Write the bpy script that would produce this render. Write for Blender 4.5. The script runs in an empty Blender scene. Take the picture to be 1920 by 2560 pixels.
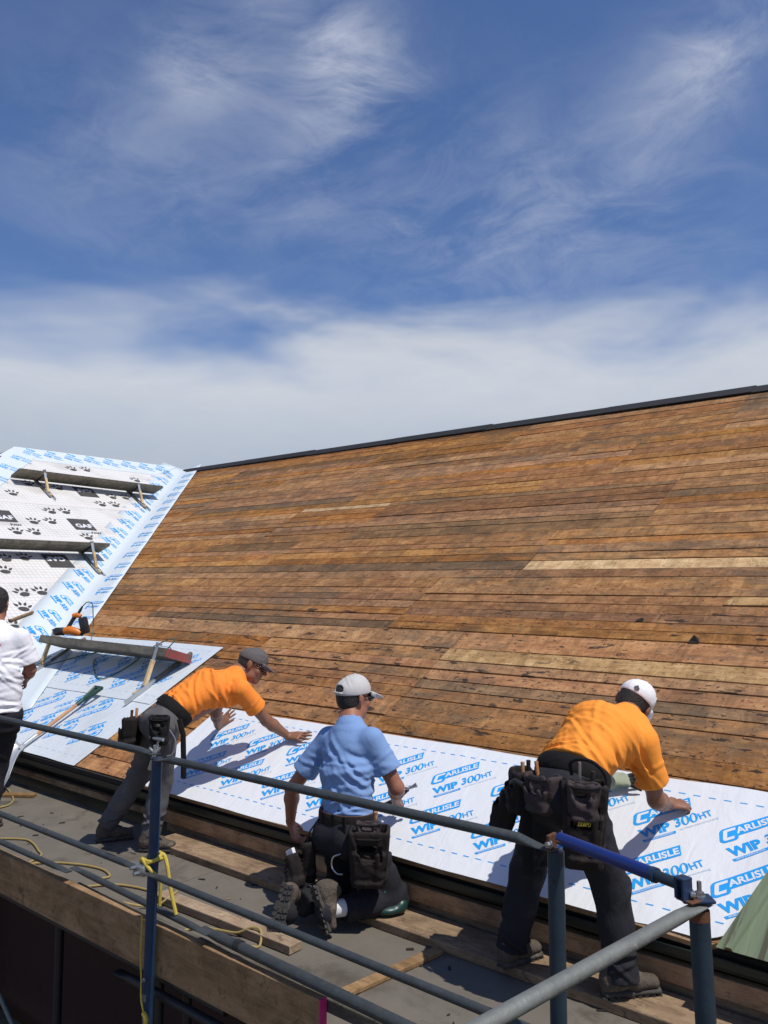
import bpy, bmesh, math, random
import numpy as np
from mathutils import Vector, Matrix
from mathutils.geometry import tessellate_polygon
R = math.radians
random.seed(7); np.random.seed(7)
scene = bpy.context.scene
COL = scene.collection

# ------------------------------------------------------------------ camera, world, sun, exposure
cam_d = bpy.data.cameras.new('camera'); cam = bpy.data.objects.new('camera', cam_d); COL.objects.link(cam)
PITCH, YAW = R(4.87), R(49.9)
cam.location = (0, 0, 1.80)
fw = Vector((-math.cos(YAW)*math.cos(PITCH), math.sin(YAW)*math.cos(PITCH), math.sin(PITCH)))
cam.rotation_euler = fw.to_track_quat('-Z', 'Y').to_euler()
cam_d.sensor_fit = 'VERTICAL'; cam_d.sensor_height = 36.0; cam_d.lens = 36.0*2037/2560
cam_d.clip_start = 0.05; cam_d.clip_end = 6000
scene.camera = cam
scene.render.resolution_x, scene.render.resolution_y = 768, 1024

SUN_EL, SUN_AZ = R(62), R(2)          # azimuth measured from +X (along the eave) towards +Y
sun_dir = Vector((math.cos(SUN_EL)*math.cos(SUN_AZ), math.cos(SUN_EL)*math.sin(SUN_AZ), math.sin(SUN_EL)))
sd = bpy.data.lights.new('sun', 'SUN'); sd.energy = 4.0; sd.angle = R(0.53); sd.color = (1.0, 0.955, 0.88)
sun = bpy.data.objects.new('sun', sd); COL.objects.link(sun)
sun.rotation_euler = (-sun_dir).to_track_quat('-Z', 'Y').to_euler()
sun.location = (10, 0, 30)

vs = scene.view_settings
vs.view_transform = 'Standard'; vs.look = 'None'; vs.exposure = 0.0; vs.gamma = 1.0
vs.use_curve_mapping = False

# ------------------------------------------------------------------ node helper
class NT:
    def __init__(s, tree): s.t = tree; tree.nodes.clear()
    def n(s, typ, ins=None, **props):
        nd = s.t.nodes.new(typ)
        for k, v in props.items(): setattr(nd, k, v)
        if ins:
            for k, v in ins.items():
                sk = nd.inputs[k]
                if hasattr(v, 'is_linked') or isinstance(v, bpy.types.NodeSocket): s.t.links.new(v, sk)
                else: sk.default_value = v
        return nd
    def math(s, op, a, b=None, c=None, clamp=False):
        nd = s.t.nodes.new('ShaderNodeMath'); nd.operation = op; nd.use_clamp = clamp
        for i, v in enumerate((a, b, c)):
            if v is None: continue
            if isinstance(v, bpy.types.NodeSocket): s.t.links.new(v, nd.inputs[i])
            else: nd.inputs[i].default_value = v
        return nd.outputs[0]
    def vm(s, op, a, b=None):
        nd = s.t.nodes.new('ShaderNodeVectorMath'); nd.operation = op
        for i, v in enumerate((a, b)):
            if v is None: continue
            if isinstance(v, bpy.types.NodeSocket): s.t.links.new(v, nd.inputs[i])
            else: nd.inputs[i].default_value = v
        return nd.outputs['Value'] if op in ('DOT_PRODUCT', 'LENGTH', 'DISTANCE') else nd.outputs[0]
    def mix(s, f, a, b, typ='MIX'):
        nd = s.t.nodes.new('ShaderNodeMix'); nd.data_type = 'RGBA'; nd.blend_type = typ; nd.clamp_factor = True
        for i, v in ((0, f), (6, a), (7, b)):
            if isinstance(v, bpy.types.NodeSocket): s.t.links.new(v, nd.inputs[i])
            else: nd.inputs[i].default_value = (v if i == 0 else (tuple(v)+(1,))[:4])
        return nd.outputs[2]
    def noise(s, vec, scale, detail=4, rough=0.55, dist=0.0):
        return s.n('ShaderNodeTexNoise', {'Vector': vec, 'Scale': scale, 'Detail': detail, 'Roughness': rough, 'Distortion': dist}).outputs[0]
    def ramp(s, f, stops, interp='LINEAR'):
        nd = s.t.nodes.new('ShaderNodeValToRGB'); s.t.links.new(f, nd.inputs[0]); cr = nd.color_ramp; cr.interpolation = interp
        while len(cr.elements) < len(stops): cr.elements.new(0.5)
        for e, (p, c) in zip(cr.elements, stops):
            e.position = p; e.color = (tuple(c)+(1,))[:4] if not isinstance(c, (int, float)) else (c, c, c, 1)
        return nd.outputs[0]
    def step(s, f, a, b):      # smooth step a..b
        nd = s.t.nodes.new('ShaderNodeMapRange'); nd.interpolation_type = 'SMOOTHSTEP'; nd.clamp = True
        s.t.links.new(f, nd.inputs[0]); nd.inputs[1].default_value = a; nd.inputs[2].default_value = b
        return nd.outputs[0]

# ------------------------------------------------------------------ sky
world = bpy.data.worlds.new('World'); scene.world = world; world.use_nodes = True
w = NT(world.node_tree)
sky = w.n('ShaderNodeTexSky', sky_type='NISHITA', sun_disc=False, sun_elevation=SUN_EL, sun_rotation=math.pi/2-SUN_AZ,
          altitude=50.0, air_density=1.0, dust_density=0.6, ozone_density=2.2)
SKYSTR = 0.105
tc = w.n('ShaderNodeTexCoord').outputs['Generated']
dirn = w.vm('NORMALIZE', tc)
sep = w.n('ShaderNodeSeparateXYZ', {0: dirn})
dz = w.math('ADD', w.math('MAXIMUM', sep.outputs[2], 0.02), 0.12)
cp = w.n('ShaderNodeCombineXYZ', {0: w.math('DIVIDE', sep.outputs[0], dz), 1: w.math('DIVIDE', sep.outputs[1], dz), 2: 0.0}).outputs[0]
warp = w.n('ShaderNodeTexNoise', {'Vector': cp, 'Scale': 1.3, 'Detail': 3.0}).outputs[1]
cpw = w.vm('ADD', cp, w.n('ShaderNodeVectorMath', {0: w.vm('SUBTRACT', warp, (0.5, 0.5, 0.5)), 3: 0.55}, operation='SCALE').outputs[0])
nz = w.noise(cpw, 2.0, 7, 0.60, 0.2)
nb = w.noise(cpw, 0.62, 3, 0.5)
streak = w.noise(w.n('ShaderNodeMapping', {0: cpw, 2: (0, 0, 0.9), 3: (0.7, 2.6, 1)}).outputs[0], 1.5, 6, 0.6, 0.4)
# broad veils of cirrus, thicker in a few places
veil = w.math('MULTIPLY', w.step(nb, 0.40, 0.66), w.step(w.math('ADD', w.math('MULTIPLY', nz, 0.5), w.math('MULTIPLY', streak, 0.5)), 0.36, 0.70))
def blob(d, sig, amp):
    q = w.vm('DISTANCE', dirn, tuple(Vector(d).normalized()))
    return w.math('MULTIPLY', w.math('EXPONENT', w.math('MULTIPLY', w.math('POWER', q, 2.0), -1.0/(sig*sig))), amp)
BLOBS = [((-0.575,0.612,0.545),0.060,0.75), ((-0.560,0.600,0.570),0.045,0.55), ((-0.555,0.640,0.528),0.05,0.50), ((-0.685,0.485,0.543),0.040,0.55), ((-0.655,0.525,0.540),0.04,0.35), ((-0.60,0.535,0.595),0.05,0.45), ((-0.635,0.600,0.485),0.05,0.18), ((-0.282,0.809,0.516),0.055,0.36), ((-0.250,0.812,0.53),0.04,0.42), ((-0.215,0.812,0.545),0.035,0.50), ((-0.31,0.82,0.47),0.05,0.22), ((-0.782,0.427,0.455),0.10,0.24), ((-0.72,0.53,0.45),0.09,0.22), ((-0.64,0.63,0.43),0.08,0.20), ((-0.478,0.773,0.416),0.13,0.26), ((-0.40,0.81,0.425),0.08,0.20), ((-0.307,0.868,0.39),0.10,0.22), ((-0.54,0.74,0.40),0.10,0.18)]
bl = None
for b_ in BLOBS:
    x_ = blob(*b_); bl = x_ if bl is None else w.math('ADD', bl, x_)
nf = w.noise(cpw, 5.5, 8, 0.66, 0.5)
wis = w.math('MULTIPLY', bl, w.step(w.math('ADD', w.math('ADD', w.math('MULTIPLY', nz, 0.45), w.math('MULTIPLY', nf, 0.35)), w.math('MULTIPLY', streak, 0.2)), 0.40, 0.66))
cirrus = w.math('ADD', w.math('MULTIPLY', veil, 0.05), wis, clamp=True)
# bank of cloud low over the horizon
az_n = w.noise(w.n('ShaderNodeMapping', {0: dirn, 3: (2.2, 2.2, 7.0)}).outputs[0], 1.15, 4, 0.55, 0.3)
edge = w.math('ADD', sep.outputs[2], w.math('MULTIPLY', w.math('SUBTRACT', az_n, 0.5), -0.26))
bank = w.step(edge, 0.330, 0.228)
bank = w.math('MULTIPLY', bank, w.math('ADD', 0.70, w.math('MULTIPLY', nz, 0.42)), clamp=True)
skyc = w.n('ShaderNodeVectorMath', {0: sky.outputs[0], 3: SKYSTR}, operation='SCALE').outputs[0]
skyc = w.mix(1.0, skyc, (0.66, 0.80, 1.06), 'MULTIPLY')
cl1 = w.mix(cirrus, skyc, (0.56, 0.60, 0.71))
shade = w.mix(w.noise(cpw, 0.8, 3, 0.5), (0.55, 0.59, 0.655), (0.76, 0.785, 0.82))
shade = w.mix(w.step(sep.outputs[2], 0.27, 0.12), shade, (0.46, 0.515, 0.60))
cl2 = w.mix(bank, cl1, shade)
bg = w.n('ShaderNodeBackground', {'Color': cl2, 'Strength': 1.0})
w.t.links.new(bg.outputs[0], w.n('ShaderNodeOutputWorld').inputs[0])

# ------------------------------------------------------------------ mesh helpers
def tag(o, label=None, cat=None, group=None, kind=None):
    if label: o['label'] = label
    if cat: o['category'] = cat
    if group: o['group'] = group
    if kind: o['kind'] = kind
    return o
def link(o, parent=None):
    COL.objects.link(o)
    if parent is not None: o.parent = parent
    return o
def empty(name, loc=(0, 0, 0), parent=None):
    o = bpy.data.objects.new(name, None); o.empty_display_size = 0.1; o.location = loc
    return link(o, parent)
class MB:
    """collects verts/faces; build() links ONE mesh. World coordinates; parents sit at known locations"""
    def __init__(s): s.v = []; s.f = []; s.m = []
    def add(s, vs_, fs, mi=0):
        b = len(s.v); s.v += [tuple(v) for v in vs_]; s.f += [tuple(i+b for i in f) for f in fs]; s.m += [mi]*len(fs); return s
    def box(s, c, size, M=None, mi=0, bev=0.0):
        x, y, z = (d/2 for d in size); M = M or Matrix.Identity(3); c = Vector(c)
        if bev <= 0:
            pts = [Vector((a*x, b*y, d*z)) for a in (-1, 1) for b in (-1, 1) for d in (-1, 1)]
            return s.add([c+M@p for p in pts], [(0, 1, 3, 2), (4, 6, 7, 5), (0, 4, 5, 1), (2, 3, 7, 6), (0, 2, 6, 4), (1, 5, 7, 3)], mi)
        bm = bmesh.new(); bmesh.ops.create_cube(bm, size=1.0)
        for v in bm.verts: v.co = Vector((v.co.x*size[0], v.co.y*size[1], v.co.z*size[2]))
        bmesh.ops.bevel(bm, geom=bm.edges[:], offset=min(bev, min(size)*0.4), segments=2, affect='EDGES', profile=0.5)
        bm.verts.index_update(); vs_ = [c+M@v.co for v in bm.verts]; fs = [[v.index for v in f.verts] for f in bm.faces]; bm.free()
        return s.add(vs_, fs, mi)
    def quadbox(s, p, th, nrm, mi=0):      # 4 corner points (ccw from above) extruded down by th along -nrm
        nrm = Vector(nrm); top = [Vector(q) for q in p]; bot = [q-nrm*th for q in top]; k = len(p)
        fs = [tuple(range(k)), tuple(range(2*k-1, k-1, -1))]+[(i, k+i, k+(i+1) % k, (i+1) % k)[::-1] for i in range(k)]
        return s.add(top+bot, fs, mi)
    def sweep(s, pts, rad, seg=14, up=(0, 0, 1), mi=0, cap=True):
        """tube through pts; rad: number, list of numbers or list of (across, along up)"""
        pts = [Vector(p) for p in pts]; n = len(pts); up = Vector(up)
        if not isinstance(rad, (list, tuple)): rad = [rad]*n
        vs_ = []; prev = None
        for i, p in enumerate(pts):
            d = (pts[min(i+1, n-1)]-pts[max(i-1, 0)]).normalized()
            u = (up-d*up.dot(d)) if prev is None else (prev-d*prev.dot(d))
            if u.length < 1e-4: u = d.orthogonal()
            u.normalize(); prev = u; sd_ = d.cross(u)
            r = rad[i]; ra, rb = (r, r) if not isinstance(r, (tuple, list)) else r
            for k in range(seg):
                a = 2*math.pi*k/seg; vs_.append(p+sd_*(ra*math.cos(a))+u*(rb*math.sin(a)))
        fs = []
        for i in range(n-1):
            for k in range(seg):
                a = i*seg+k; b = i*seg+(k+1) % seg; fs.append((a, b, b+seg, a+seg))
        if cap: fs.append(tuple(range(seg-1, -1, -1))); fs.append(tuple(range((n-1)*seg, n*seg)))
        return s.add(vs_, fs, mi)
    def build(s, name, mats, parent=None, smooth=False, origin=None):
        me = bpy.data.meshes.new(name)
        off = Vector(origin) if origin is not None else (parent_loc(parent) if parent is not None else Vector((0, 0, 0)))
        me.from_pydata([tuple(Vector(v)-off) for v in s.v], [], s.f)
        if not isinstance(mats, (list, tuple)): mats = [mats]
        for m in mats: me.materials.append(m)
        if any(s.m): me.polygons.foreach_set('material_index', s.m)
        if smooth: me.polygons.foreach_set('use_smooth', [True]*len(me.polygons)); me.set_sharp_from_angle(angle=R(40))
        me.update()
        o = bpy.data.objects.new(name, me)
        if parent is None and origin is not None: o.location = off
        return link(o, parent)
def parent_loc(p):
    l = Vector((0, 0, 0))
    while p is not None: l = l+Vector(p.location); p = p.parent
    return l
def spline(pts, n=8):
    pts = [Vector(p) for p in pts]; out = []
    P_ = [pts[0]*2-pts[1]]+pts+[pts[-1]*2-pts[-2]]
    for i in range(1, len(P_)-2):
        a, b, c, d = P_[i-1:i+3]
        for k in range(n):
            t = k/n; out.append(0.5*((2*b)+(c-a)*t+(2*a-5*b+4*c-d)*t*t+(3*b-a-3*c+d)*t**3))
    out.append(pts[-1]); return out
def frame(x=None, y=None, z=None):
    """3x3 with given (approximate) axes; first given wins"""
    if x is not None and z is not None:
        x = Vector(x).normalized(); z = Vector(z); z = (z-x*z.dot(x)).normalized(); y = z.cross(x)
    elif z is not None and y is not None:
        z = Vector(z).normalized(); y = Vector(y); y = (y-z*y.dot(z)).normalized(); x = y.cross(z)
    return Matrix((x, y, z)).transposed()

# ------------------------------------------------------------------ materials
def principled(name, base, rough=0.6, metal=0.0, var=0.12, vscale=8.0, bump=0.0, bscale=60.0, spec=0.5, dirt=None, coat=0.0, sheen=0.0, stretch=None, sss=0.0):
    m = bpy.data.materials.new(name); m.use_nodes = True; t = NT(m.node_tree)
    co = t.n('ShaderNodeTexCoord').outputs['Object']
    if stretch: co = t.n('ShaderNodeMapping', {0: co, 3: stretch}).outputs[0]
    n1 = t.noise(co, vscale, 5, 0.6)
    c = t.mix(n1, tuple(x*(1-var) for x in base), tuple(min(1, x*(1+var)) for x in base))
    rr = t.math('ADD', rough-0.08, t.math('MULTIPLY', n1, 0.16), clamp=True)
    if dirt:
        dn = t.step(t.noise(co, dirt[1], 6, 0.65, 0.4), dirt[2], dirt[2]+0.16); c = t.mix(t.math('MULTIPLY', dn, dirt[3] if len(dirt) > 3 else 1.0), c, dirt[0])
    p = t.n('ShaderNodeBsdfPrincipled', {'Base Color': c, 'Roughness': rr, 'Metallic': metal})
    p.inputs['Specular IOR Level'].default_value = spec; p.inputs['Coat Weight'].default_value = coat
    p.inputs['Sheen Weight'].default_value = sheen
    if sss: p.inputs['Subsurface Weight'].default_value = sss; p.inputs['Subsurface Radius'].default_value = (0.012, 0.005, 0.003)
    if bump:
        b = t.n('ShaderNodeBump', {'Strength': bump, 'Distance': 0.01, 'Height': t.noise(co, bscale, 4, 0.6)}); t.t.links.new(b.outputs[0], p.inputs['Normal'])
    t.t.links.new(p.outputs[0], t.n('ShaderNodeOutputMaterial').inputs[0])
    return m

def wood(name, c_lo, c_mid, c_hi, grey=(0.115, 0.088, 0.058), tar=1.0, weather=1.0, axis='X', gs=1.0, bump=0.5, shingle=0.0):
    m = bpy.data.materials.new(name); m.use_nodes = True; t = NT(m.node_tree)
    pos = t.n('ShaderNodeNewGeometry').outputs['Position']
    rnd = t.n('ShaderNodeObjectInfo').outputs['Random']
    off = t.n('ShaderNodeCombineXYZ', {0: t.math('MULTIPLY', rnd, 37.0), 1: t.math('MULTIPLY', rnd, 91.0), 2: t.math('MULTIPLY', rnd, 53.0)}).outputs[0]
    po = t.vm('ADD', pos, off)
    sc = {'X': (0.9, 9, 9), 'Y': (9, 0.9, 9), 'Z': (9, 9, 0.9)}[axis]
    gm = t.n('ShaderNodeMapping', {0: po, 3: tuple(a*gs for a in sc)}).outputs[0]
    grain = t.noise(gm, 2.6, 9, 0.70, 0.9)
    fine = t.noise(gm, 14.0, 5, 0.7, 0.3)
    blot = t.noise(t.n('ShaderNodeMapping', {0: po, 3: (1.6, 2.2, 2.2)}).outputs[0], 2.6, 7, 0.68, 0.9)
    tone = t.math('ADD', t.math('ADD', t.math('MULTIPLY', grain, 0.42), t.math('MULTIPLY', blot, 0.58)), t.math('MULTIPLY', t.math('SUBTRACT', rnd, 0.5), 0.10))
    c = t.ramp(tone, [(0.36, c_lo), (0.485, c_mid), (0.62, c_hi)])
    c = t.mix(t.math('MULTIPLY', t.step(fine, 0.50, 0.72), 0.42), c, tuple(x*0.5 for x in c_lo))
    if shingle:     # marks where the old shingles lay, running down the slope
        sh = t.noise(t.n('ShaderNodeMapping', {0: po, 3: (6.5, 1.0, 1.0)}).outputs[0], 1.7, 6, 0.66, 0.7)
        c = t.mix(t.math('MULTIPLY', t.step(sh, 0.46, 0.64), shingle), c, tuple(x*0.55 for x in c_mid))
        sh2 = t.noise(t.n('ShaderNodeMapping', {0: po, 3: (4.4, 1.7, 1.7)}).outputs[0], 2.5, 6, 0.68, 1.0)
        c = t.mix(t.math('MULTIPLY', t.step(sh2, 0.54, 0.70), shingle*0.9), c, tuple(min(1, x*1.22) for x in c_hi))
    if weather:
        wz = t.noise(t.n('ShaderNodeMapping', {0: pos, 3: (0.55, 1.0, 1.0)}).outputs[0], 0.8, 6, 0.62, 0.5)
        wz2 = t.noise(t.n('ShaderNodeMapping', {0: po, 3: (1.3, 3.4, 3.4)}).outputs[0], 2.0, 8, 0.74, 0.9)
        f = t.math('MULTIPLY', t.step(t.math('ADD', t.math('MULTIPLY', wz, 0.45), t.math('MULTIPLY', wz2, 0.55)), 0.475, 0.63), 0.68*weather)
        c = t.mix(f, c, grey)
        c = t.mix(t.math('MULTIPLY', t.step(t.math('ADD', t.math('MULTIPLY', t.noise(pos, 1.1, 5, 0.6, 0.8), 0.7), t.math('MULTIPLY', wz2, 0.3)), 0.50, 0.66), 0.5*weather), c, (0.075, 0.058, 0.040))
        rs = t.noise(t.n('ShaderNodeMapping', {0: po, 3: (3.0, 2.6, 2.6)}).outputs[0], 4.2, 7, 0.72, 1.3)
        c = t.mix(t.math('MULTIPLY', t.step(rs, 0.55, 0.68), 0.6), c, tuple(x*0.42 for x in c_lo))
    if tar:
        tn = t.noise(t.n('ShaderNodeMapping', {0: po, 3: (1.5, 5.0, 5.0)}).outputs[0], 3.2, 6, 0.62, 0.35)
        low = t.step(t.n('ShaderNodeSeparateXYZ', {0: pos}).outputs[2], 2.6, 1.0)
        th = t.math('SUBTRACT', 0.715, t.math('MULTIPLY', low, 0.11))
        f = t.step(t.math('SUBTRACT', tn, th), 0.0, 0.025)
        c = t.mix(t.math('MULTIPLY', f, 0.88*tar), c, (0.030, 0.026, 0.024))
        sp = t.noise(t.n('ShaderNodeMapping', {0: po, 3: (1.0, 1.4, 1.4)}).outputs[0], 24.0, 3, 0.6, 0.0)
        c = t.mix(t.math('MULTIPLY', t.step(t.math('ADD', sp, t.math('MULTIPLY', low, 0.03)), 0.645, 0.69), 0.8*tar), c, (0.04, 0.03, 0.022))
    hsv = t.n('ShaderNodeHueSaturation', {'Color': c, 'Value': t.math('ADD', 0.95, t.math('MULTIPLY', rnd, 0.14)), 'Saturation': t.math('SUBTRACT', 1.03, t.math('MULTIPLY', t.math('FRACT', t.math('MULTIPLY', rnd, 7.3)), 0.18))}).outputs[0]
    p = t.n('ShaderNodeBsdfPrincipled', {'Base Color': hsv, 'Roughness': 0.85}); p.inputs['Specular IOR Level'].default_value = 0.08
    b = t.n('ShaderNodeBump', {'Strength': bump, 'Distance': 0.006, 'Height': t.math('ADD', grain, t.math('MULTIPLY', fine, 0.5))}); t.t.links.new(b.outputs[0], p.inputs['Normal'])
    t.t.links.new(p.outputs[0], t.n('ShaderNodeOutputMaterial').inputs[0])
    return m

M = {}
WCOL = dict(tan=((0.168, 0.072, 0.023), (0.328, 0.147, 0.044), (0.482, 0.247, 0.080)),
            brown=((0.140, 0.059, 0.022), (0.270, 0.117, 0.039), (0.405, 0.194, 0.065)),
            grey=((0.110, 0.064, 0.034), (0.195, 0.108, 0.052), (0.310, 0.176, 0.080)),
            pale=((0.28, 0.150, 0.060), (0.50, 0.31, 0.140), (0.68, 0.47, 0.24)),
            orange=((0.180, 0.070, 0.021), (0.338, 0.137, 0.040), (0.480, 0.225, 0.070)))
for k, c3 in WCOL.items(): M['rb_'+k] = wood('roof_board_'+k, *c3, shingle=0.5, weather=1.0 if k != 'pale' else 0.2, tar=1.0 if k != 'pale' else 0.7)
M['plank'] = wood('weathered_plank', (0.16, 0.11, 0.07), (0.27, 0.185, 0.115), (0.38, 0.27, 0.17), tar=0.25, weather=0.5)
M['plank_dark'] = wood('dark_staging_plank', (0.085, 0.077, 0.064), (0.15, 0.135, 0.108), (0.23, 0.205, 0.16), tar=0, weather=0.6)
M['toe'] = wood('toe_board_wood', (0.15, 0.085, 0.036), (0.25, 0.145, 0.062), (0.36, 0.215, 0.10), tar=0.15, weather=0.2)
M['trim'] = wood('brown_trim_wood', (0.24, 0.13, 0.06), (0.38, 0.22, 0.10), (0.50, 0.31, 0.15), tar=0.2, weather=0.2)
M['newwood'] = wood('new_lumber', (0.42, 0.28, 0.13), (0.60, 0.43, 0.22), (0.70, 0.53, 0.30), tar=0, weather=0, axis='Z')
M['handle'] = wood('tool_handle_wood', (0.30, 0.13, 0.05), (0.45, 0.21, 0.085), (0.55, 0.29, 0.13), tar=0, weather=0)
M['deckply'] = principled('scaffold_deck_ply', (0.145, 0.128, 0.104), 0.85, var=0.3, vscale=3.5, bump=0.25, bscale=30, dirt=((0.075, 0.062, 0.048), 2.2, 0.52, 0.8), spec=0.2)
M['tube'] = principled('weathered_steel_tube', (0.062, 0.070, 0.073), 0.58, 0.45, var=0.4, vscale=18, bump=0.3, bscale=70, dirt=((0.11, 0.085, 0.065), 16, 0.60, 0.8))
M['tube_pale'] = principled('galvanised_tube', (0.185, 0.195, 0.18), 0.58, 0.4, var=0.35, vscale=16, bump=0.25, bscale=60, dirt=((0.42, 0.40, 0.34), 20, 0.60, 0.85))
M['blue'] = principled('blue_painted_steel', (0.016, 0.042, 0.095), 0.5, 0.2, var=0.4, vscale=10, bump=0.1, bscale=70, dirt=((0.06, 0.045, 0.04), 7, 0.56, 0.8))
M['bluebright'] = principled('bright_blue_painted_steel', (0.009, 0.028, 0.165), 0.42, 0.1, var=0.25, vscale=12, bump=0.06, bscale=70, dirt=((0.03, 0.04, 0.09), 8, 0.58, 0.7))
M['bluegrey'] = principled('worn_blue_grey_post', (0.020, 0.038, 0.056), 0.5, 0.25, var=0.4, vscale=9, bump=0.15, bscale=70, dirt=((0.13, 0.065, 0.035), 6, 0.58, 0.75))
M['rust'] = principled('rusty_steel', (0.13, 0.055, 0.028), 0.75, 0.3, var=0.4, vscale=20, bump=0.3, bscale=120)
M['steel'] = principled('bright_steel', (0.45, 0.46, 0.47), 0.35, 0.9, var=0.15, vscale=20)
M['galv'] = principled('galvanised_bracket', (0.42, 0.45, 0.47), 0.42, 0.6, var=0.2, vscale=20)
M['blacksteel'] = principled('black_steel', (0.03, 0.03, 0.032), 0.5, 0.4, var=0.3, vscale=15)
M['gutter'] = principled('dark_green_gutter', (0.016, 0.024, 0.02), 0.4, 0.1, var=0.3, vscale=6, bump=0.05)
M['greenmetal'] = principled('pale_green_metal_roofing', (0.165, 0.21, 0.125), 0.5, 0.15, var=0.25, vscale=5, bump=0.08, bscale=12, stretch=(16.0, 0.7, 0.7), dirt=((0.070, 0.062, 0.040), 1.2, 0.47, 0.9))
M['ridge'] = principled('black_ridge_cap', (0.018, 0.017, 0.018), 0.7, 0.0, var=0.4, vscale=5, bump=0.3, bscale=40)
M['felt'] = principled('black_felt', (0.02, 0.017, 0.014), 0.9, 0.0, var=0.4, vscale=4, bump=0.3, bscale=50)
M['shingle'] = principled('dark_brown_shingle', (0.045, 0.035, 0.028), 0.9, 0.0, var=0.5, vscale=9, bump=0.5, bscale=140)
M['brickwall'] = principled('dark_red_brick', (0.034, 0.012, 0.009), 0.9, 0, var=0.35, vscale=6, bump=0.4, bscale=60)
M['rope'] = principled('yellow_rope', (0.56, 0.42, 0.06), 0.7, 0, var=0.2, vscale=60, bump=0.5, bscale=300)
M['cord'] = principled('tan_yellow_cord', (0.34, 0.25, 0.08), 0.6, 0, var=0.2, vscale=40)
M['hose'] = principled('green_air_hose', (0.03, 0.075, 0.04), 0.4, 0, var=0.2)
M['print'] = principled('blue_ink', (0.012, 0.325, 0.78), 0.5, 0, var=0.10, vscale=30)
M['printfar'] = principled('pale_blue_ink', (0.04, 0.36, 0.76), 0.5, 0, var=0.12, vscale=30)
M['printfaint'] = principled('faint_blue_ink', (0.50, 0.60, 0.72), 0.5, 0, var=0.05, vscale=30)
M['printwhite'] = principled('white_lettering', (0.70, 0.72, 0.75), 0.5, 0, var=0.03, vscale=30)
M['printblack'] = principled('black_ink', (0.055, 0.052, 0.05), 0.6, 0, var=0.3, vscale=12)
def membrane_mat(name, base, wr=0.5, dirtamt=0.25):
    m = bpy.data.materials.new(name); m.use_nodes = True; t = NT(m.node_tree)
    pos = t.n('ShaderNodeNewGeometry').outputs['Position']
    n1 = t.noise(pos, 1.3, 6, 0.6, 0.6); n2 = t.noise(t.n('ShaderNodeMapping', {0: pos, 2: (0, 0, 0.5), 3: (4.0, 1.3, 1.3)}).outputs[0], 2.4, 5, 0.55, 1.2)
    n3 = t.noise(pos, 55.0, 3, 0.5)
    c = t.mix(t.math('MULTIPLY', t.step(n1, 0.5, 0.8), dirtamt), base, tuple(x*f for x, f in zip(base, (0.72, 0.70, 0.68))))
    c = t.mix(t.math('MULTIPLY', t.step(t.noise(pos, 9.0, 5, 0.7, 1.0), 0.66, 0.78), dirtamt*0.9), c, (0.36, 0.33, 0.29))
    p = t.n('ShaderNodeBsdfPrincipled', {'Base Color': c, 'Roughness': 0.42}); p.inputs['Specular IOR Level'].default_value = 0.4
    h = t.math('ADD', t.math('ADD', t.math('MULTIPLY', n1, 1.0), t.math('MULTIPLY', n2, 0.55)), t.math('MULTIPLY', n3, 0.02))
    b = t.n('ShaderNodeBump', {'Strength': wr, 'Distance': 0.02, 'Height': h}); t.t.links.new(b.outputs[0], p.inputs['Normal'])
    t.t.links.new(p.outputs[0], t.n('ShaderNodeOutputMaterial').inputs[0]); return m
M['memb'] = membrane_mat('white_membrane', (0.71, 0.73, 0.755), 0.5, 0.16)
M['membdirty'] = membrane_mat('scuffed_white_membrane', (0.62, 0.665, 0.70), 0.6, 0.40)
M['membw'] = membrane_mat('wing_membrane', (0.62, 0.68, 0.72), 0.5, 0.25)
def gaf_mat():
    m = bpy.data.materials.new('gridded_white_underlayment'); m.use_nodes = True; t = NT(m.node_tree)
    co = t.n('ShaderNodeTexCoord').outputs['Object']; sp = t.n('ShaderNodeSeparateXYZ', {0: co})
    wob = t.noise(co, 3.0, 2, 0.5)
    def lines(v, per, wd):
        f = t.math('FRACT', t.math('DIVIDE', t.math('ADD', v, t.math('MULTIPLY', wob, 0.02)), per)); return t.math('LESS_THAN', f, wd)
    g = t.math('MAXIMUM', lines(sp.outputs[0], 0.062, 0.10), lines(sp.outputs[1], 0.062, 0.10))
    n1 = t.noise(co, 1.6, 5, 0.6, 0.5)
    c = t.mix(t.step(n1, 0.42, 0.8), (0.68, 0.67, 0.65), (0.52, 0.50, 0.47))
    c = t.mix(t.math('MULTIPLY', g, 0.55), c, (0.26, 0.24, 0.22))
    dots = t.step(t.noise(co, 11.0, 2, 0.5), 0.715, 0.745)
    c = t.mix(t.math('MULTIPLY', dots, 0.7), c, (0.62, 0.22, 0.10))
    p = t.n('ShaderNodeBsdfPrincipled', {'Base Color': c, 'Roughness': 0.6}); p.inputs['Specular IOR Level'].default_value = 0.25
    b = t.n('ShaderNodeBump', {'Strength': 0.5, 'Distance': 0.02, 'Height': t.noise(co, 3.0, 5, 0.6, 0.8)}); t.t.links.new(b.outputs[0], p.inputs['Normal'])
    t.t.links.new(p.outputs[0], t.n('ShaderNodeOutputMaterial').inputs[0]); return m
M['gaf'] = gaf_mat()
M['gafstrip'] = membrane_mat('pinkish_lap_strip', (0.68, 0.65, 0.63), 0.4, 0.3)
M['ground'] = principled('ground_soil', (0.10, 0.085, 0.06), 0.95, 0, var=0.4, vscale=0.6, bump=0.3, bscale=3)
M['redpaint'] = principled('red_painted_end', (0.27, 0.060, 0.058), 0.7, 0, var=0.3, vscale=30, dirt=((0.12, 0.085, 0.07), 22, 0.50))
M['pinkpaint'] = principled('pink_painted_end', (0.55, 0.02, 0.16), 0.6, 0, var=0.2, vscale=30)

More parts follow.
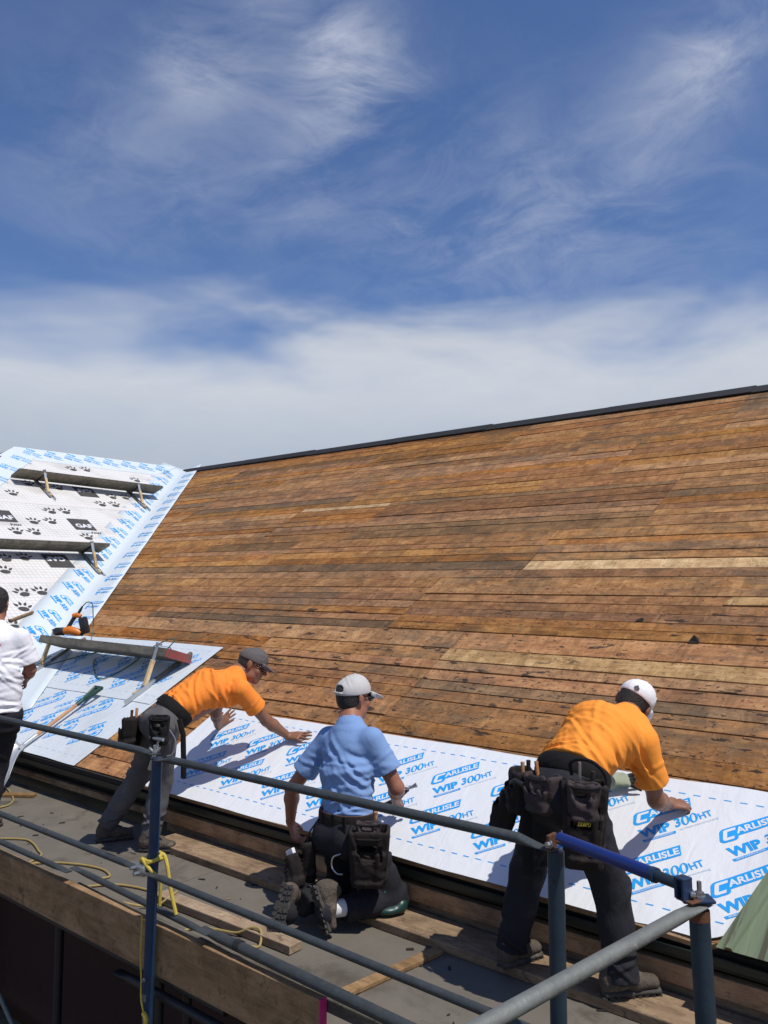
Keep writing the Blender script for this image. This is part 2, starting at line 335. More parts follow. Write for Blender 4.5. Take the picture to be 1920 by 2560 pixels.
# ------------------------------------------------------------------ ground and building
ground = MB().add([(-900, -900, -7), (900, -900, -7), (900, 900, -7), (-900, 900, -7)], [(0, 1, 2, 3)]).build('ground', M['ground']); tag(ground, kind='structure')

TH = R(29); CT, ST = math.cos(TH), math.sin(TH); YE, ZE = 3.572, 0.30      # main slope: eave line and pitch
SMAX = 7.96
def P(x, s, h=0.0): return Vector((x, YE+s*CT-h*ST, ZE+s*ST+h*CT))
NR = Vector((0, -ST, CT))
ZW = 4.22; WSL = math.atan2(ZW-ZE, 6.6); CW, SW = math.cos(WSL), math.sin(WSL)   # wing slope, falls towards +X from its ridge
def W(y, t, h=0.0): return Vector((-14.6+t*CW+h*SW, y, ZW-t*SW+h*CW))
NW = Vector((SW, 0, CW))
def valley_x(s):        # x of the valley at distance s up the main slope
    return -8.03+(-14.52+8.03)*s/SMAX
def valley_y(t): return YE+(1-t/(6.6/CW))*(10.47-YE)

bld = empty('building', (-7, 8, -7))
tag(bld, 'old building with board sheathed main roof and white covered wing roof', 'building')
slope = MB().quadbox([P(valley_x(0)-0.2, 0.0, -0.032), P(4, 0.0, -0.032), P(4, SMAX, -0.032), P(valley_x(SMAX)-0.2, SMAX, -0.032)], 0.10, NR).build('roof_slope', M['felt'], bld)
# rows of sheathing boards, eave to ridge
ROWS = [0.004, 0.165, 0.335, 0.50, 0.645, 0.80, 0.951, 1.114, 1.354, 1.479, 1.591, 1.718, 1.836, 2.006, 2.25, 2.372, 2.49, 2.605, 2.737, 2.86, 2.981,
        3.166, 3.317, 3.489, 3.634, 3.794, 3.914, 4.126, 4.339, 4.477, 4.608, 4.755, 4.919, 5.09, 5.203, 5.359, 5.534, 5.715, 5.904, 6.069, 6.256,
        6.418, 6.584, 6.774, 6.934, 7.156, 7.348, 7.587, 7.752, 7.93]
def joints(s):
    if s < 0.94: return [-6.69, -5.55, -3.0]
    if s < 1.50: return [-9.2, -7.5, -3.82]
    if s < 2.24: return [-8.35, -5.9, -3.80]
    if s < 3.16: return [-8.30, -4.62, 0.3]
    if s < 3.9: return [-10.0, -7.44, -3.82]
    if s < 4.12: return [-9.15, -7.44, -3.82]
    if s < 4.34: return [-9.15, -6.69, -2.97]
    if s < 5.2: return [-11.2, -8.32, -6.69, -2.97]
    if s < 5.53: return [-11.17, -7.55, -4.62, -2.97]
    if s < 6.25: return [-11.17, -7.55, -3.83]
    if s < 6.58: return [-10.0, -7.55, -4.63, -3.83]
    if s < 7.4: return [-12.0, -8.43, -5.95, -2.9]
    return [-11.2, -8.43, -5.9, -2.9]
rr = random.Random(11)
nrow = len(ROWS)-1
for i in range(nrow):
    s0, s1 = ROWS[i], ROWS[i+1]; sm = (s0+s1)/2
    xs = [valley_x(sm)+0.02]+[x+rr.uniform(-0.012, 0.012) for x in joints(sm) if x > valley_x(sm)+0.5]+[2.6]
    for j in range(len(xs)-1):
        a, b = xs[j]+0.003, xs[j+1]-0.003
        q = rr.random()
        kind = 'tan' if q < 0.40 else 'brown' if q < 0.72 else 'orange' if q < 0.93 else 'grey' if q < 0.96 else 'tan'
        if 3.317 < sm < 3.489 and a > -4: kind = 'pale'
        elif 3.317 < sm < 3.489: kind = 'grey'
        elif 5.09 < sm < 5.203 and -8.5 < a < -8: kind = 'pale'
        elif 1.836 < sm < 2.006 and a > -4: kind = 'pale'
        elif 1.479 < sm < 1.591 and a > -4: kind = 'grey'
        elif 1.354 < sm < 1.479 and a > -4: kind = 'brown'
        elif 2.605 < sm < 2.86: kind = 'brown'
        elif sm < 2.3 and a > -7: kind = 'tan' if q < 0.7 else 'orange'
        elif 4.4 < sm < 5.2 and -6.9 < a < -6.4: kind = 'grey' if q < 0.4 else 'brown'
        elif sm > 6.9 and a > -3: kind = 'grey' if q < 0.5 else 'brown'
        g0, g1 = rr.uniform(0.0035, 0.0075), rr.uniform(0.0035, 0.0075)
        if rr.random() < 0.12: g0 += 0.007
        hh = [rr.uniform(-0.004, 0.004) for _ in range(4)]
        n_ = max(2, int((b-a)/1.2)); vs_ = []
        for k in range(n_+1):
            x = a+(b-a)*k/n_; f = k/n_; bow = rr.uniform(-0.0018, 0.0018); tw = rr.uniform(-0.0025, 0.0025)
            base = hh[0]*(1-f)+hh[1]*f
            lo, hi = s0+g0+bow, s1-g1+bow
            vs_ += [P(x, lo, base+tw), P(x, hi, base-tw), P(x, hi, -0.026), P(x, lo, -0.026)]
        fs = []
        for k in range(n_):
            o_ = 4*k; fs += [(o_, o_+4, o_+5, o_+1), (o_, o_+3, o_+7, o_+4), (o_+1, o_+5, o_+6, o_+2)]
        e_ = 4*n_; fs += [(0, 1, 2, 3), (e_+3, e_+2, e_+1, e_)]
        MB().add(vs_, fs).build('roof_board', M['rb_'+kind], slope)
# short replacement piece of bright board let into a row near the right edge
MB().quadbox([P(-1.90, 2.745, 0.0065), P(2.0, 2.745, 0.0065), P(2.0, 2.853, 0.0065), P(-1.86, 2.853, 0.0065)], 0.012, NR).build('roof_board', M['rb_pale'], slope)
# ridge cap: lengths of black felt board folded over the ridge
for k in range(9):
    x0 = valley_x(SMAX)+0.05+k*1.93; x1 = x0+1.945
    lift = 0.007*(k % 2); top = P(0, SMAX, 0.05+lift)
    prof = [P(0, SMAX-0.16, 0.008+lift), P(0, SMAX-0.16, 0.024+lift), P(0, SMAX-0.02, 0.046+lift), Vector((0, top.y+0.10, top.z+0.02)), Vector((0, top.y+0.30, top.z-0.10)), Vector((0, top.y+0.29, top.z-0.14)), P(0, SMAX-0.03, 0.01)]
    vs_ = [Vector((x, p.y, p.z+ (0.004 if x == x1 else 0))) for x in (x0, x1) for p in prof]; m_ = len(prof)
    fs = [(i, (i+1) % m_, m_+(i+1) % m_, m_+i) for i in range(m_)]+[tuple(range(m_-1, -1, -1)), tuple(range(m_, 2*m_))]
    MB().add(vs_, fs).build('ridge_cap', M['ridge'], bld)
# far slope behind the ridge, so the ridge is solid
yr, zr = P(0, SMAX).y, P(0, SMAX).z
MB().quadbox([Vector((-24, yr+0.02, zr-0.02)), Vector((4, yr+0.02, zr-0.02)), Vector((4, yr+7, zr-3.9)), Vector((-24, yr+7, zr-3.9))][::-1], 0.1, Vector((0, ST, CT))).build('roof_slope', M['shingle'], bld)
# walls under the eaves
MB().box((-2.6, 7.2, -3.42), (11.0, 6.8, 7.0)).build('wall', M['brickwall'], bld)
MB().box((-14.5, 6.0, -3.42), (12.6, 5.0, 7.0)).build('wall', M['brickwall'], bld)
# eave: fascia boards, dark gutter
MB().box((-2.2, 3.70, 0.10), (11.6, 0.04, 0.28)).build('fascia', M['gutter'], bld)
gut = MB()
prof = [(3.655, 0.245), (3.655, 0.205), (3.61, 0.195), (3.575, 0.20), (3.560, 0.22), (3.556, 0.252), (3.563, 0.256), (3.570, 0.225), (3.61, 0.205), (3.645, 0.215), (3.645, 0.245)]
vs_ = [(x, y, z) for x in (-8.0, 3.4) for y, z in prof]; m_ = len(prof)
gut.add(vs_, [(i, (i+1) % m_, m_+(i+1) % m_, m_+i) for i in range(m_)]+[tuple(range(m_-1, -1, -1)), tuple(range(m_, 2*m_))])
gut.build('gutter', M['gutter'], bld)
MB().box((-0.9, 3.606, 0.128), (8.4, 0.05, 0.085), bev=0.004).build('trim_board', M['trim'], bld)
MB().box((-0.9, 3.636, 0.040), (8.4, 0.03, 0.055), bev=0.004).build('trim_board', M['plank'], bld)
MB().box((-6.6, 3.630, 0.105), (2.5, 0.045, 0.05), bev=0.004).build('trim_board', M['plank'], bld)

# ------------------------------------------------------------------ wing roof
TE = 6.6/CW
wing = MB().quadbox([W(valley_y(TE)-2.6, TE+0.9, -0.03), W(valley_y(TE), TE, -0.03), W(valley_y(0), 0, -0.03), W(6.9, 0, -0.03), W(3.2, 4.45, -0.03)], 0.1, NW).build('roof_slope', M['felt'], bld)
# hip end beyond, in courses of dark shingles
hipn = None
for k in range(16):
    t0, t1 = k*0.30, k*0.30+0.33
    def hp(t, u): # point on the hip face: falls towards -Y from the ridge end
        top = W(6.9, 0); a = math.tan(R(32)); return Vector((top.x-0.02+u, top.y-t*0.84, top.z-t*0.54))
    w0, w1 = t0*0.84, t1*0.84
    z_ = 0.012*(1)
    MB().quadbox([hp(t1, -w1*1.2)+Vector((0, -0.006, 0.016)), hp(t1, w1*1.0)+Vector((0, -0.006, 0.016)), hp(t0, w0*1.0), hp(t0, -w0*1.2)], 0.012, Vector((0, -0.54, 0.84))).build('shingle_course', M['shingle'], bld)

# ------------------------------------------------------------------ printed lettering (flat ink meshes)
_txt = {}
def text2d(body, bold=0.0, shear=0.0):
    key = (body, bold, shear)
    if key in _txt: return _txt[key]
    cu = bpy.data.curves.new('lettering', 'FONT'); cu.body = body; cu.size = 1.0; cu.offset = bold; cu.shear = shear; cu.resolution_u = 3
    cu.fill_mode = 'FRONT'
    ob = bpy.data.objects.new('lettering', cu); COL.objects.link(ob)
    dg = bpy.context.evaluated_depsgraph_get(); ev = ob.evaluated_get(dg); me = ev.to_mesh(); me.calc_loop_triangles()
    v = [(a.co.x, a.co.y) for a in me.vertices]; f = [tuple(t.vertices) for t in me.loop_triangles]
    ev.to_mesh_clear(); bpy.data.objects.remove(ob); bpy.data.curves.remove(cu)
    x0 = min(a for a, b in v); x1 = max(a for a, b in v); y0 = min(b for a, b in v); y1 = max(b for a, b in v)
    v = [((a-x0)/(x1-x0), (b-y0)/(y1-y0)) for a, b in v]
    _txt[key] = (v, f); return _txt[key]
def split2d(v, f, mx):
    """triangles no longer than mx, so ink can follow a curved sheet"""
    v = list(v); out = []; todo = []
    for g_ in f:
        if len(g_) == 3: todo.append(g_)
        else:
            for t in tessellate_polygon([[Vector((v[i][0], v[i][1], 0)) for i in g_]]): todo.append(tuple(g_[i] for i in t))
    mids = {}
    def mid(a, b):
        k = (min(a, b), max(a, b))
        if k not in mids: mids[k] = len(v); v.append(((v[a][0]+v[b][0])/2, (v[a][1]+v[b][1])/2))
        return mids[k]
    while todo:
        a, b, c = todo.pop(); L_ = [math.dist(v[a], v[b]), math.dist(v[b], v[c]), math.dist(v[c], v[a])]; k = L_.index(max(L_))
        if L_[k] <= mx: out.append((a, b, c)); continue
        a, b, c = [(a, b, c), (b, c, a), (c, a, b)][k]; m_ = mid(a, b); todo += [(a, m_, c), (m_, b, c)]
    # keep every face the same way up
    out = [t if (v[t[1]][0]-v[t[0]][0])*(v[t[2]][1]-v[t[0]][1])-(v[t[2]][0]-v[t[0]][0])*(v[t[1]][1]-v[t[0]][1]) > 0 else t[::-1] for t in out]
    return v, out
class Ink:
    """flat ink figure in (u, w): list of (verts, faces, material slot, height)"""
    def __init__(s): s.L = []
    def poly(s, pts, mi=0, h=0.0):
        n = len(pts); s.L.append((list(pts), [tuple(range(n))], mi, h)); return s
    def text(s, body, u0, u1, w0, w1, mi=0, h=0.0, bold=0.0, shear=0.0):
        v, f = text2d(body, bold, shear); s.L.append(([(u0+a*(u1-u0), w0+b*(w1-w0)) for a, b in v], f, mi, h)); return s
    def ring(s, cu, cw, ro, ri, mi=0, h=0.0, sh=0.0, n=24):
        v = []
        for k in range(n):
            a = 2*math.pi*k/n
            for rx, ry in (ro, ri): v.append((cu+rx*math.cos(a)+sh*ry*math.sin(a), cw+ry*math.sin(a)))
        s.L.append((v, [(2*k, 2*((k+1) % n), 2*((k+1) % n)+1, 2*k+1) for k in range(n)], mi, h)); return s
    def build(s, name, fn, mats, parent, fine=0.0):
        m = MB()
        for v, f, mi, h in s.L:
            if fine: v, f = split2d(v, f, fine)
            m.add([fn(a, b, h) for a, b in v], f, mi)
        o = m.build(name, mats, parent)
        return o
def brand_block(tiny=True):
    k = Ink()
    # long bar with rounded, deeper left end
    L_ = [(0.012+0.018*math.cos(a), 0.052+0.016*math.sin(a)) for a in [math.pi+i*math.pi/8 for i in range(5)]]
    k.poly([(0.322, 0.118), (0.040, 0.118), (0.026, 0.113), (0.017, 0.104), (-0.002, 0.056), (-0.002, 0.046), (0.006, 0.037), (0.018, 0.034), (0.070, 0.034), (0.082, 0.040), (0.092, 0.056), (0.307, 0.056), (0.310, 0.064), (0.288, 0.064)][::-1][:0] or
           [(0.318, 0.118), (0.040, 0.118), (0.026, 0.113), (0.017, 0.104), (-0.002, 0.056), (-0.002, 0.046), (0.006, 0.037), (0.018, 0.034), (0.070, 0.034), (0.082, 0.040), (0.090, 0.056), (0.300, 0.056)], 0, 0.0)
    # white C with a blue core, then the other letters
    k.poly([(0.098, 0.108), (0.046, 0.108), (0.036, 0.104), (0.014, 0.056), (0.016, 0.048), (0.024, 0.045), (0.064, 0.045), (0.072, 0.060), (0.036, 0.060), (0.052, 0.094), (0.092, 0.094)], 1, 0.0007)
    k.text('ARLISLE', 0.088, 0.302, 0.066, 0.106, 1, 0.0007, 0.03, 0.12)
    k.text('WIP', 0.0, 0.158, -0.058, 0.002, 0, 0.0, 0.048, 0.0)
    # 300 in a modulated, slanted figure style
    k.text('3', 0.178, 0.214, -0.052, 0.008, 0, 0.0, 0.03, 0.22)
    for c in (0.238, 0.280): k.ring(c, -0.022, (0.0215, 0.031), (0.0090, 0.0245), 0, 0.0, 0.22)
    k.text('HT', 0.306, 0.372, -0.045, -0.003, 0, 0.0, 0.022, 0.0)
    k.poly([(0.004, -0.086), (0.166, -0.086), (0.170, -0.070), (0.0, -0.070)], 0, 0.0)
    if tiny:
        k.text('WATER & ICE PROTECTION', 0.016, 0.152, -0.0825, -0.0735, 1, 0.0007, 0.02)
        k.text('HIGH TEMPERATURE PROTECTION', 0.186, 0.372, -0.076, -0.067, 2, 0.0, 0.01)
        k.poly([(0.376, -0.078), (0.386, -0.078), (0.386, -0.064), (0.376, -0.064)], 2, 0.0)
    return k
BLOCK, BLOCKFAR = brand_block(True), brand_block(False)
INK = [M['print'], M['printwhite'], M['printfaint']]; INKF = [M['printfar'], M['printwhite'], M['printfaint']]

def wave(x, s):
    a = 0.0022*math.sin(2.1*x+0.7*s)+0.0016*math.sin(5.3*x-2.0*s+1.0)+0.0012*math.sin(3.0*s+1.7*x)
    for x0, k_, A_ in ((-4.9, 0.5, 0.0022), (-4.35, -0.35, 0.003), (-3.95, 0.8, 0.002), (-3.1, 0.3, 0.003), (-2.75, -0.6, 0.0022), (-2.3, 0.45, 0.003), (-2.05, 0.9, 0.002), (-1.62, -0.3, 0.003)):
        a += A_*math.exp(-((x-x0-k_*(s-0.45))/0.03)**2)*(0.5+0.5*math.sin(4*s+x0*3))
    r = max(0.0, x+1.42)      # loose, rucked end by the metal panel
    a += r*0.040*(0.5+0.5*math.sin(15*x-4.5*s+1.2))*math.exp(-((s-0.62)/0.30)**2)*1.2
    a += 0.010*max(0.0, x+1.30)/0.2*math.exp(-(s/0.12)**2)
    return a
def sheet_grid(name, mat, xs, ss, hfun, parent=None, label=None, left=None, th=0.003, edgewave=0.0, corner=None, kind='membrane'):
    """thin sheet on the main slope over the x and s ranges; left(s) may move the left edge"""
    nx = max(3, int((xs[1]-xs[0])/0.025)); ns = max(3, int((ss[1]-ss[0])/0.030)); top = []; bot = []
    for j in range(ns+1):
        s0 = ss[0]+(ss[1]-ss[0])*j/ns; a = left(s0) if left else xs[0]
        for i in range(nx+1):
            f = i/nx; x = a+(xs[1]-a)*f; s = s0
            if edgewave and j in (0, ns): s += edgewave*math.sin(3.1*x)+edgewave*0.6*math.sin(8.3*x+1)
            if corner: x, s = corner(x, s)
            h = hfun(x, s); top.append(P(x, s, h)); bot.append(P(x, s, h-th))
    n1 = nx+1; fs = []; tot = len(top)
    for j in range(ns):
        for i in range(nx):
            a = j*n1+i; fs.append((a, a+1, a+n1+1, a+n1)); fs.append((tot+a, tot+a+n1, tot+a+n1+1, tot+a+1))
    rim = [j for j in range(nx)]+[nx+n1*j for j in range(ns)]+[ns*n1+nx-j for j in range(nx)]+[n1*(ns-j) for j in range(ns)]
    for a, b in zip(rim, rim[1:]+rim[:1]): fs.append((b, a, tot+a, tot+b))
    o = MB().add(top+bot, fs).build(name, mat, parent, smooth=True, origin=P(xs[0], ss[0]))
    if label: tag(o, label, kind)
    return o
def dashes(parent, x0, x1, s, hfun, off, mat, step=0.076, ln=0.036, wd=0.006):
    x = x0; m = MB()
    while x < x1-ln:
        m.add([P(x, s, hfun(x, s)+off), P(x+ln, s, hfun(x+ln, s)+off), P(x+ln, s+wd, hfun(x+ln, s+wd)+off), P(x, s+wd, hfun(x, s+wd)+off)], [(0, 1, 2, 3)]); x += step
    return tag(m.build('dashed_line', mat, parent), kind='stuff')

# --- strip being laid along the eave
HB = 0.011
def h_main(x, s): return HB+wave(x, s)
def round_corner(x, s):     # lower right end curls away
    if x > -1.62: s = s+0.012*math.sin((x+1.62)*5)
    if x > -1.30 and s < 0.25: s = s+(0.25-s)*((x+1.30)/0.22)**2*0.7
    return x, s
main = sheet_grid('roofing_membrane', M['memb'], (-5.45, -1.06), (-0.012, 0.922), h_main, None,
                  'bright white membrane strip with blue lettering being smoothed along the eave', edgewave=0.003, corner=round_corner)
def put_main(x0, s0, ang, ink, mats, parent, hfun, scale=1.0, flip=False, off=0.0016):
    ca, sa = math.cos(ang), math.sin(ang)
    def fn(u, w_, h):
        u, w_ = u*scale, w_*scale
        x = x0+u*ca-w_*sa; s = s0+u*sa+w_*ca
        return P(x, s, hfun(x, s)+off+h)
    return ink.build('brand_print', fn, mats, parent, 0.022)
A39 = R(39)
for k in range(10):
    put_main(-5.06+0.4225*k, 0.192, A39, BLOCK, INK, main, h_main)
    if k > -1: put_main(-5.13+0.425*k, 0.516, A39, BLOCK, INK, main, h_main)
dashes(main, -5.42, -1.16, 0.100, h_main, 0.0012, M['print']); dashes(main, -5.42, -1.12, 0.826, h_main, 0.0012, M['print'])
# pale wooden drip batten under the strip's lower edge
bt = MB(); n_ = 60; vs_ = []
for k in range(n_+1):
    x = -5.5+(4.42)*k/n_; dz_ = -0.010*math.exp(-((x+1.25)/0.16)**2); s_ = -0.014
    if x > -1.30: s_ += 0.20*((x+1.30)/0.22)**2*0.7
    vs_ += [P(x, s_, 0.006+dz_), P(x, s_+0.03, 0.006+dz_), P(x, s_+0.03, -0.016+dz_), P(x, s_-0.002, -0.020+dz_)]
fs = []
for k in range(n_):
    o_ = 4*k; fs += [(o_+a, o_+4+a, o_+4+(a+1) % 4, o_+(a+1) % 4) for a in range(4)]
fs += [(0, 1, 2, 3), (4*n_+3, 4*n_+2, 4*n_+1, 4*n_)]
bt.add(vs_, fs).build('drip_edge', M['toe'], bld)
MB().box((-6.6, 3.564, 0.277), (2.1, 0.02, 0.035)).build('drip_edge', M['felt'], bld)

# --- two older strips on the left, up to the valley
def h_low(x, s): return HB+0.0015*math.sin(2.7*x+s)+0.001*math.sin(6.1*x-3*s)
low = sheet_grid('roofing_membrane', M['membdirty'], (-7.9, -6.30), (0.0, 0.905), h_low, None, 'scuffed white membrane sheet with upside-down blue lettering beside the shovel', left=lambda s: valley_x(s)-0.02, edgewave=0.005)
up_ = sheet_grid('roofing_membrane', M['membdirty'], (-8.8, -6.33), (0.83, 1.76), lambda x, s: h_low(x, s)+0.006, None, 'white membrane sheet lying in the shadow of the lowest roof plank', left=lambda s: valley_x(s)-0.02, edgewave=0.004)
h_up = lambda x, s: h_low(x, s)+0.006
for r_ in range(2):
    for k in range(6):
        x = -6.42-0.4225*k-0.10*r_; s = 0.79-0.325*r_
        if x > valley_x(s)+0.42 and not (x > -6.45): put_main(x-0.02, s, A39+math.pi, BLOCKFAR, INK, low, h_low)
for r_ in range(2):
    for k in range(7):
        x = -6.78-0.4225*k+0.07*r_; s = 1.00+0.325*r_
        if x > valley_x(s)+0.35: put_main(x, s, A39, BLOCKFAR, INK, up_, h_up)
dashes(low, -7.7, -6.33, 0.085, h_low, 0.0012, M['printfaint'], 0.11, 0.055, 0.008); dashes(up_, -8.2, -6.36, 0.93, h_up, 0.0012, M['printfaint'], 0.11, 0.055, 0.008); dashes(up_, -8.9, -6.36, 1.67, h_up, 0.0012, M['printfaint'], 0.11, 0.055, 0.008)

# --- wing: underlayment courses
def wsheet(name, mat, pts, h, label, cat, parent=None, th=0.003):
    tops = [W(y, t, h) for y, t in pts]; o = MB().quadbox(tops, th, NW).build(name, mat, parent, origin=tops[0]); return tag(o, label, cat)
def hip_y(t): return 6.9-0.835*t
cs = [(0.30, 1.22), (1.16, 2.36), (2.30, 3.58), (3.52, 4.80), (4.74, 6.10), (6.04, 7.3)]
names = ['uppermost gridded white underlayment course under the top roof plank', 'second gridded underlayment course, just below the top roof plank', 'gridded underlayment course with an upright dark logo above the middle roof plank',
         'gridded underlayment course with an upside-down dark logo below the middle roof plank', 'gridded underlayment course with paw prints behind the dark-haired man', 'lowest gridded underlayment course, mostly behind the white-shirted man']
courses = []
for (t0, t1), nm in zip(cs, names):
    i = len(courses); yl = max(2.6, 0)
    c_ = wsheet('underlayment', M['gaf'], [(max(2.4, hip_y(t1)), t1), (valley_y(t1)-0.05, t1), (valley_y(t0)-0.05, t0), (max(2.4, hip_y(t0)), t0)], 0.012-0.0012*i+0.001, nm, 'underlayment')
    courses.append(c_)
    # pinkish lap strip along the lower edge
    tops = [W(max(2.42, hip_y(t1)), t1-0.005, 0.0135+0.001-0.0012*i), W(valley_y(t1)-0.25, t1-0.005, 0.0135+0.001-0.0012*i), W(valley_y(t1)-0.12, t1-0.11, 0.0135+0.001-0.0012*i), W(max(2.42, hip_y(t1)+0.05), t1-0.11, 0.0135+0.001-0.0012*i)]
    MB().add(tops, [(0, 1, 2, 3)]).build('lap_strip', M['gafstrip'], c_)
def course_of(t):
    for c_, (a, b) in zip(courses, cs):
        if t < b-0.05: return c_
    return courses[-1]
def wplace(o_, e1, nrm):
    e1 = Vector(e1).normalized(); e2 = Vector(nrm).cross(e1); o_ = Vector(o_); nn = Vector(nrm)
    return lambda u, w_, h: o_+e1*u+e2*w_+nn*h
EY, ET = Vector((0, 1, 0)), Vector((CW, 0, -SW))
def paw():
    k = Ink()
    k.poly([(0.066*math.cos(a)*(1+0.10*math.cos(3*a-math.pi/2)), -0.045+0.048*math.sin(a)*(1+0.12*math.sin(a))) for a in [2*math.pi*i/18 for i in range(18)]])
    for cx, cy, an in ((-0.080, 0.035, 0.7), (-0.030, 0.078, 0.2), (0.030, 0.078, -0.2), (0.080, 0.035, -0.7)):
        p_ = []
        for i in range(12):
            a = 2*math.pi*i/12; u_ = 0.019*math.cos(a); v_ = 0.030*math.sin(a)
            if i == 3: v_ += 0.028
            p_.append((cx+u_*math.cos(an)-v_*math.sin(an), cy+u_*math.sin(an)+v_*math.cos(an)))
        k.poly(p_)
    return k
PAW = paw()
PAWS = [(7.683, 0.70), (7.979, 0.66), (6.51, 1.55), (7.008, 1.62), (6.074, 1.99), (8.912, 0.90), (7.945, 1.79), (8.222, 1.77), (7.56, 2.14), (7.83, 2.12), (6.464, 2.56), (6.723, 2.53), (6.023, 2.955), (6.317, 2.92),
        (5.619, 3.316), (5.895, 3.31), (6.70, 3.40), (5.42, 4.09), (5.142, 4.13), (5.011, 4.45), (5.028, 5.02), (5.279, 4.99), (4.895, 5.366), (4.5, 4.9), (5.2, 2.6), (4.6, 5.75), (7.0, 4.05)]
for i, (y, t) in enumerate(PAWS):
    PAW.build('paw_print', wplace(W(y, t+0.02, 0.0165), EY*math.cos(0.12*((i*7) % 5-2))+ET*math.sin(0.12*((i*7) % 5-2)), NW), [M['printblack']], course_of(t))
def logo_block(): return Ink().poly([(0, 0), (0.36, 0), (0.36, 0.37), (0, 0.37)], 0, 0.0).text('GAF', 0.055, 0.335, 0.07, 0.20, 1, 0.002, 0.035)
LB = logo_block()
for (y, t, up) in ((6.62, 3.18, 1), (7.66, 1.53, -1), (6.05, 4.01, -1), (5.40, 3.04, 1), (4.75, 4.2, -1)):
    LB.build('logo_print', wplace(W(y, t, 0.017), EY*up, NW), [M['printblack'], M['printwhite']], course_of(t))
Ink().text('TIGER', 0.0, 0.18, 0, 0.06, 1, 0).text('PAW', 0.19, 0.36, 0, 0.06, 0, 0, 0.02).build('lettering_print', wplace(W(6.65, 3.30, 0.017), EY, NW), [M['printblack'], M['printfaint']], course_of(3.2))
Ink().text('PAW', 0.19, 0.36, 0, 0.06, 0, 0, 0.02).build('lettering_print', wplace(W(5.42, 3.16, 0.017), EY, NW), [M['printblack'], M['printfaint']], course_of(3.1))

# --- strip along the valley, folded into it; ridge and hip strips
NV = 46; HV = 0.024
vd = (P(valley_x(0), 0)-P(valley_x(SMAX), SMAX)).normalized()      # down the valley
aw = vd.cross(NW).normalized(); am = NR.cross(vd).normalized()    # across: towards the wing / towards the main slope
if aw.dot(Vector((-1, 0, 0))) < 0: aw = -aw
if am.dot(Vector((1, 0, 0))) < 0: am = -am
v_top = P(valley_x(SMAX), SMAX); v_len = (P(valley_x(0), 0)-v_top).length
vm_ = MB(); vs_ = []; cols = (-0.47, -0.30, -0.12, -0.03, 0.04, 0.16, 0.30, 0.42); rv = random.Random(3)
nmid = (NR+NW).normalized()
for i in range(NV+1):
    d = -0.05+(v_len-0.25)*i/NV
    for c in cols:
        n_ = NW if c < 0 else NR; a_ = aw*(-c) if c < 0 else am*c
        lift = 0.012 if abs(c) < 0.05 else 0.0
        b_ = v_top+vd*d+a_+n_*(HV+rv.uniform(-0.002, 0.002))+nmid*lift
        vs_.append(b_)
nc = len(cols); fs = [(i*nc+j, (i+1)*nc+j, (i+1)*nc+j+1, i*nc+j+1) for i in range(NV) for j in range(nc-1)]
vstrip = MB().add(vs_, fs).build('roofing_membrane', M['membw'], None, smooth=True, origin=v_top); tag(vstrip, 'white membrane strip with blue lettering folded into the roof valley', 'membrane')
so = vstrip.modifiers.new('thickness', 'SOLIDIFY'); so.thickness = 0.003; so.offset = -1
for i in range(17):
    d = 0.55+0.47*i
    if d > v_len-0.6: break
    far = INKF if d < 6 else INK
    o_ = v_top+vd*d+aw*0.30+NW*(HV+0.0032); BLOCKFAR.build('brand_print', (lambda f: (lambda u, w_, h: f(u*1.15, w_*1.15, h)))(wplace(o_+aw*0.04, vd*0.72-aw*0.69, NW)), far, vstrip)
    o_ = v_top+vd*(d+0.12)+am*0.09+NR*(HV+0.0032); BLOCKFAR.build('brand_print', (lambda f: (lambda u, w_, h: f(u*0.95, w_*0.95, h)))(wplace(o_, vd*0.60+am*0.80, NR)), far, vstrip)
# ridge strip of the wing, folded over; runs towards the viewer to the hip
rs_ = [W(6.86, 0.62, 0.0165), W(10.02, 0.62, 0.0165), W(10.30, 0.0, 0.0205), W(6.9, 0.0, 0.0205)]
rstrip = MB().add([W(6.40, 0.50, 0.0170), W(9.55, 0.56, 0.0170), W(10.42, -0.02, 0.0215), W(6.9, -0.02, 0.0215), Vector((-14.95, 6.9, ZW-0.16)), Vector((-14.95, 10.4, ZW-0.16))], [(0, 1, 2, 3), (3, 2, 5, 4)]).build('roofing_membrane', M['membw'], None, origin=W(6.9, 0))
tag(rstrip, 'white membrane strip with blue lettering along the top edge of the wing roof', 'membrane')
so = rstrip.modifiers.new('thickness', 'SOLIDIFY'); so.thickness = 0.003; so.offset = -1
for i in range(8):
    y = 6.98+0.40*i
    BLOCKFAR.build('brand_print', (lambda f: (lambda u, w_, h: f(u*0.95, w_*0.95, h)))(wplace(W(y, 0.17, 0.0225), EY*0.75+ET*0.55, NW)), INKF, rstrip)
    Ink().text('WIP', 0, 0.17, -0.03, 0.05, 0, 0, 0.05).build('brand_print', wplace(W(y+0.10, 0.03, 0.0235), EY*0.75+ET*0.5, NW), INKF, rstrip)
hstrip = MB().add([W(hip_y(0)-0.02, 0.02, 0.0225), W(hip_y(3.9), 3.9, 0.0200), W(hip_y(3.9)+0.55, 3.9, 0.0200), W(hip_y(0.35)+0.55, 0.35, 0.0225)], [(0, 1, 2, 3)]).build('roofing_membrane', M['membw'], None, origin=W(6.9, 0))
tag(hstrip, 'white membrane strip with blue lettering down the left hip of the wing roof', 'membrane')
so = hstrip.modifiers.new('thickness', 'SOLIDIFY'); so.thickness = 0.003; so.offset = -1
for i in range(7):
    t = 0.45+0.46*i; y = hip_y(t)+0.12
    BLOCKFAR.build('brand_print', wplace(W(y+0.02, t, 0.0245), EY*0.72+ET*0.68, NW), INKF, hstrip)

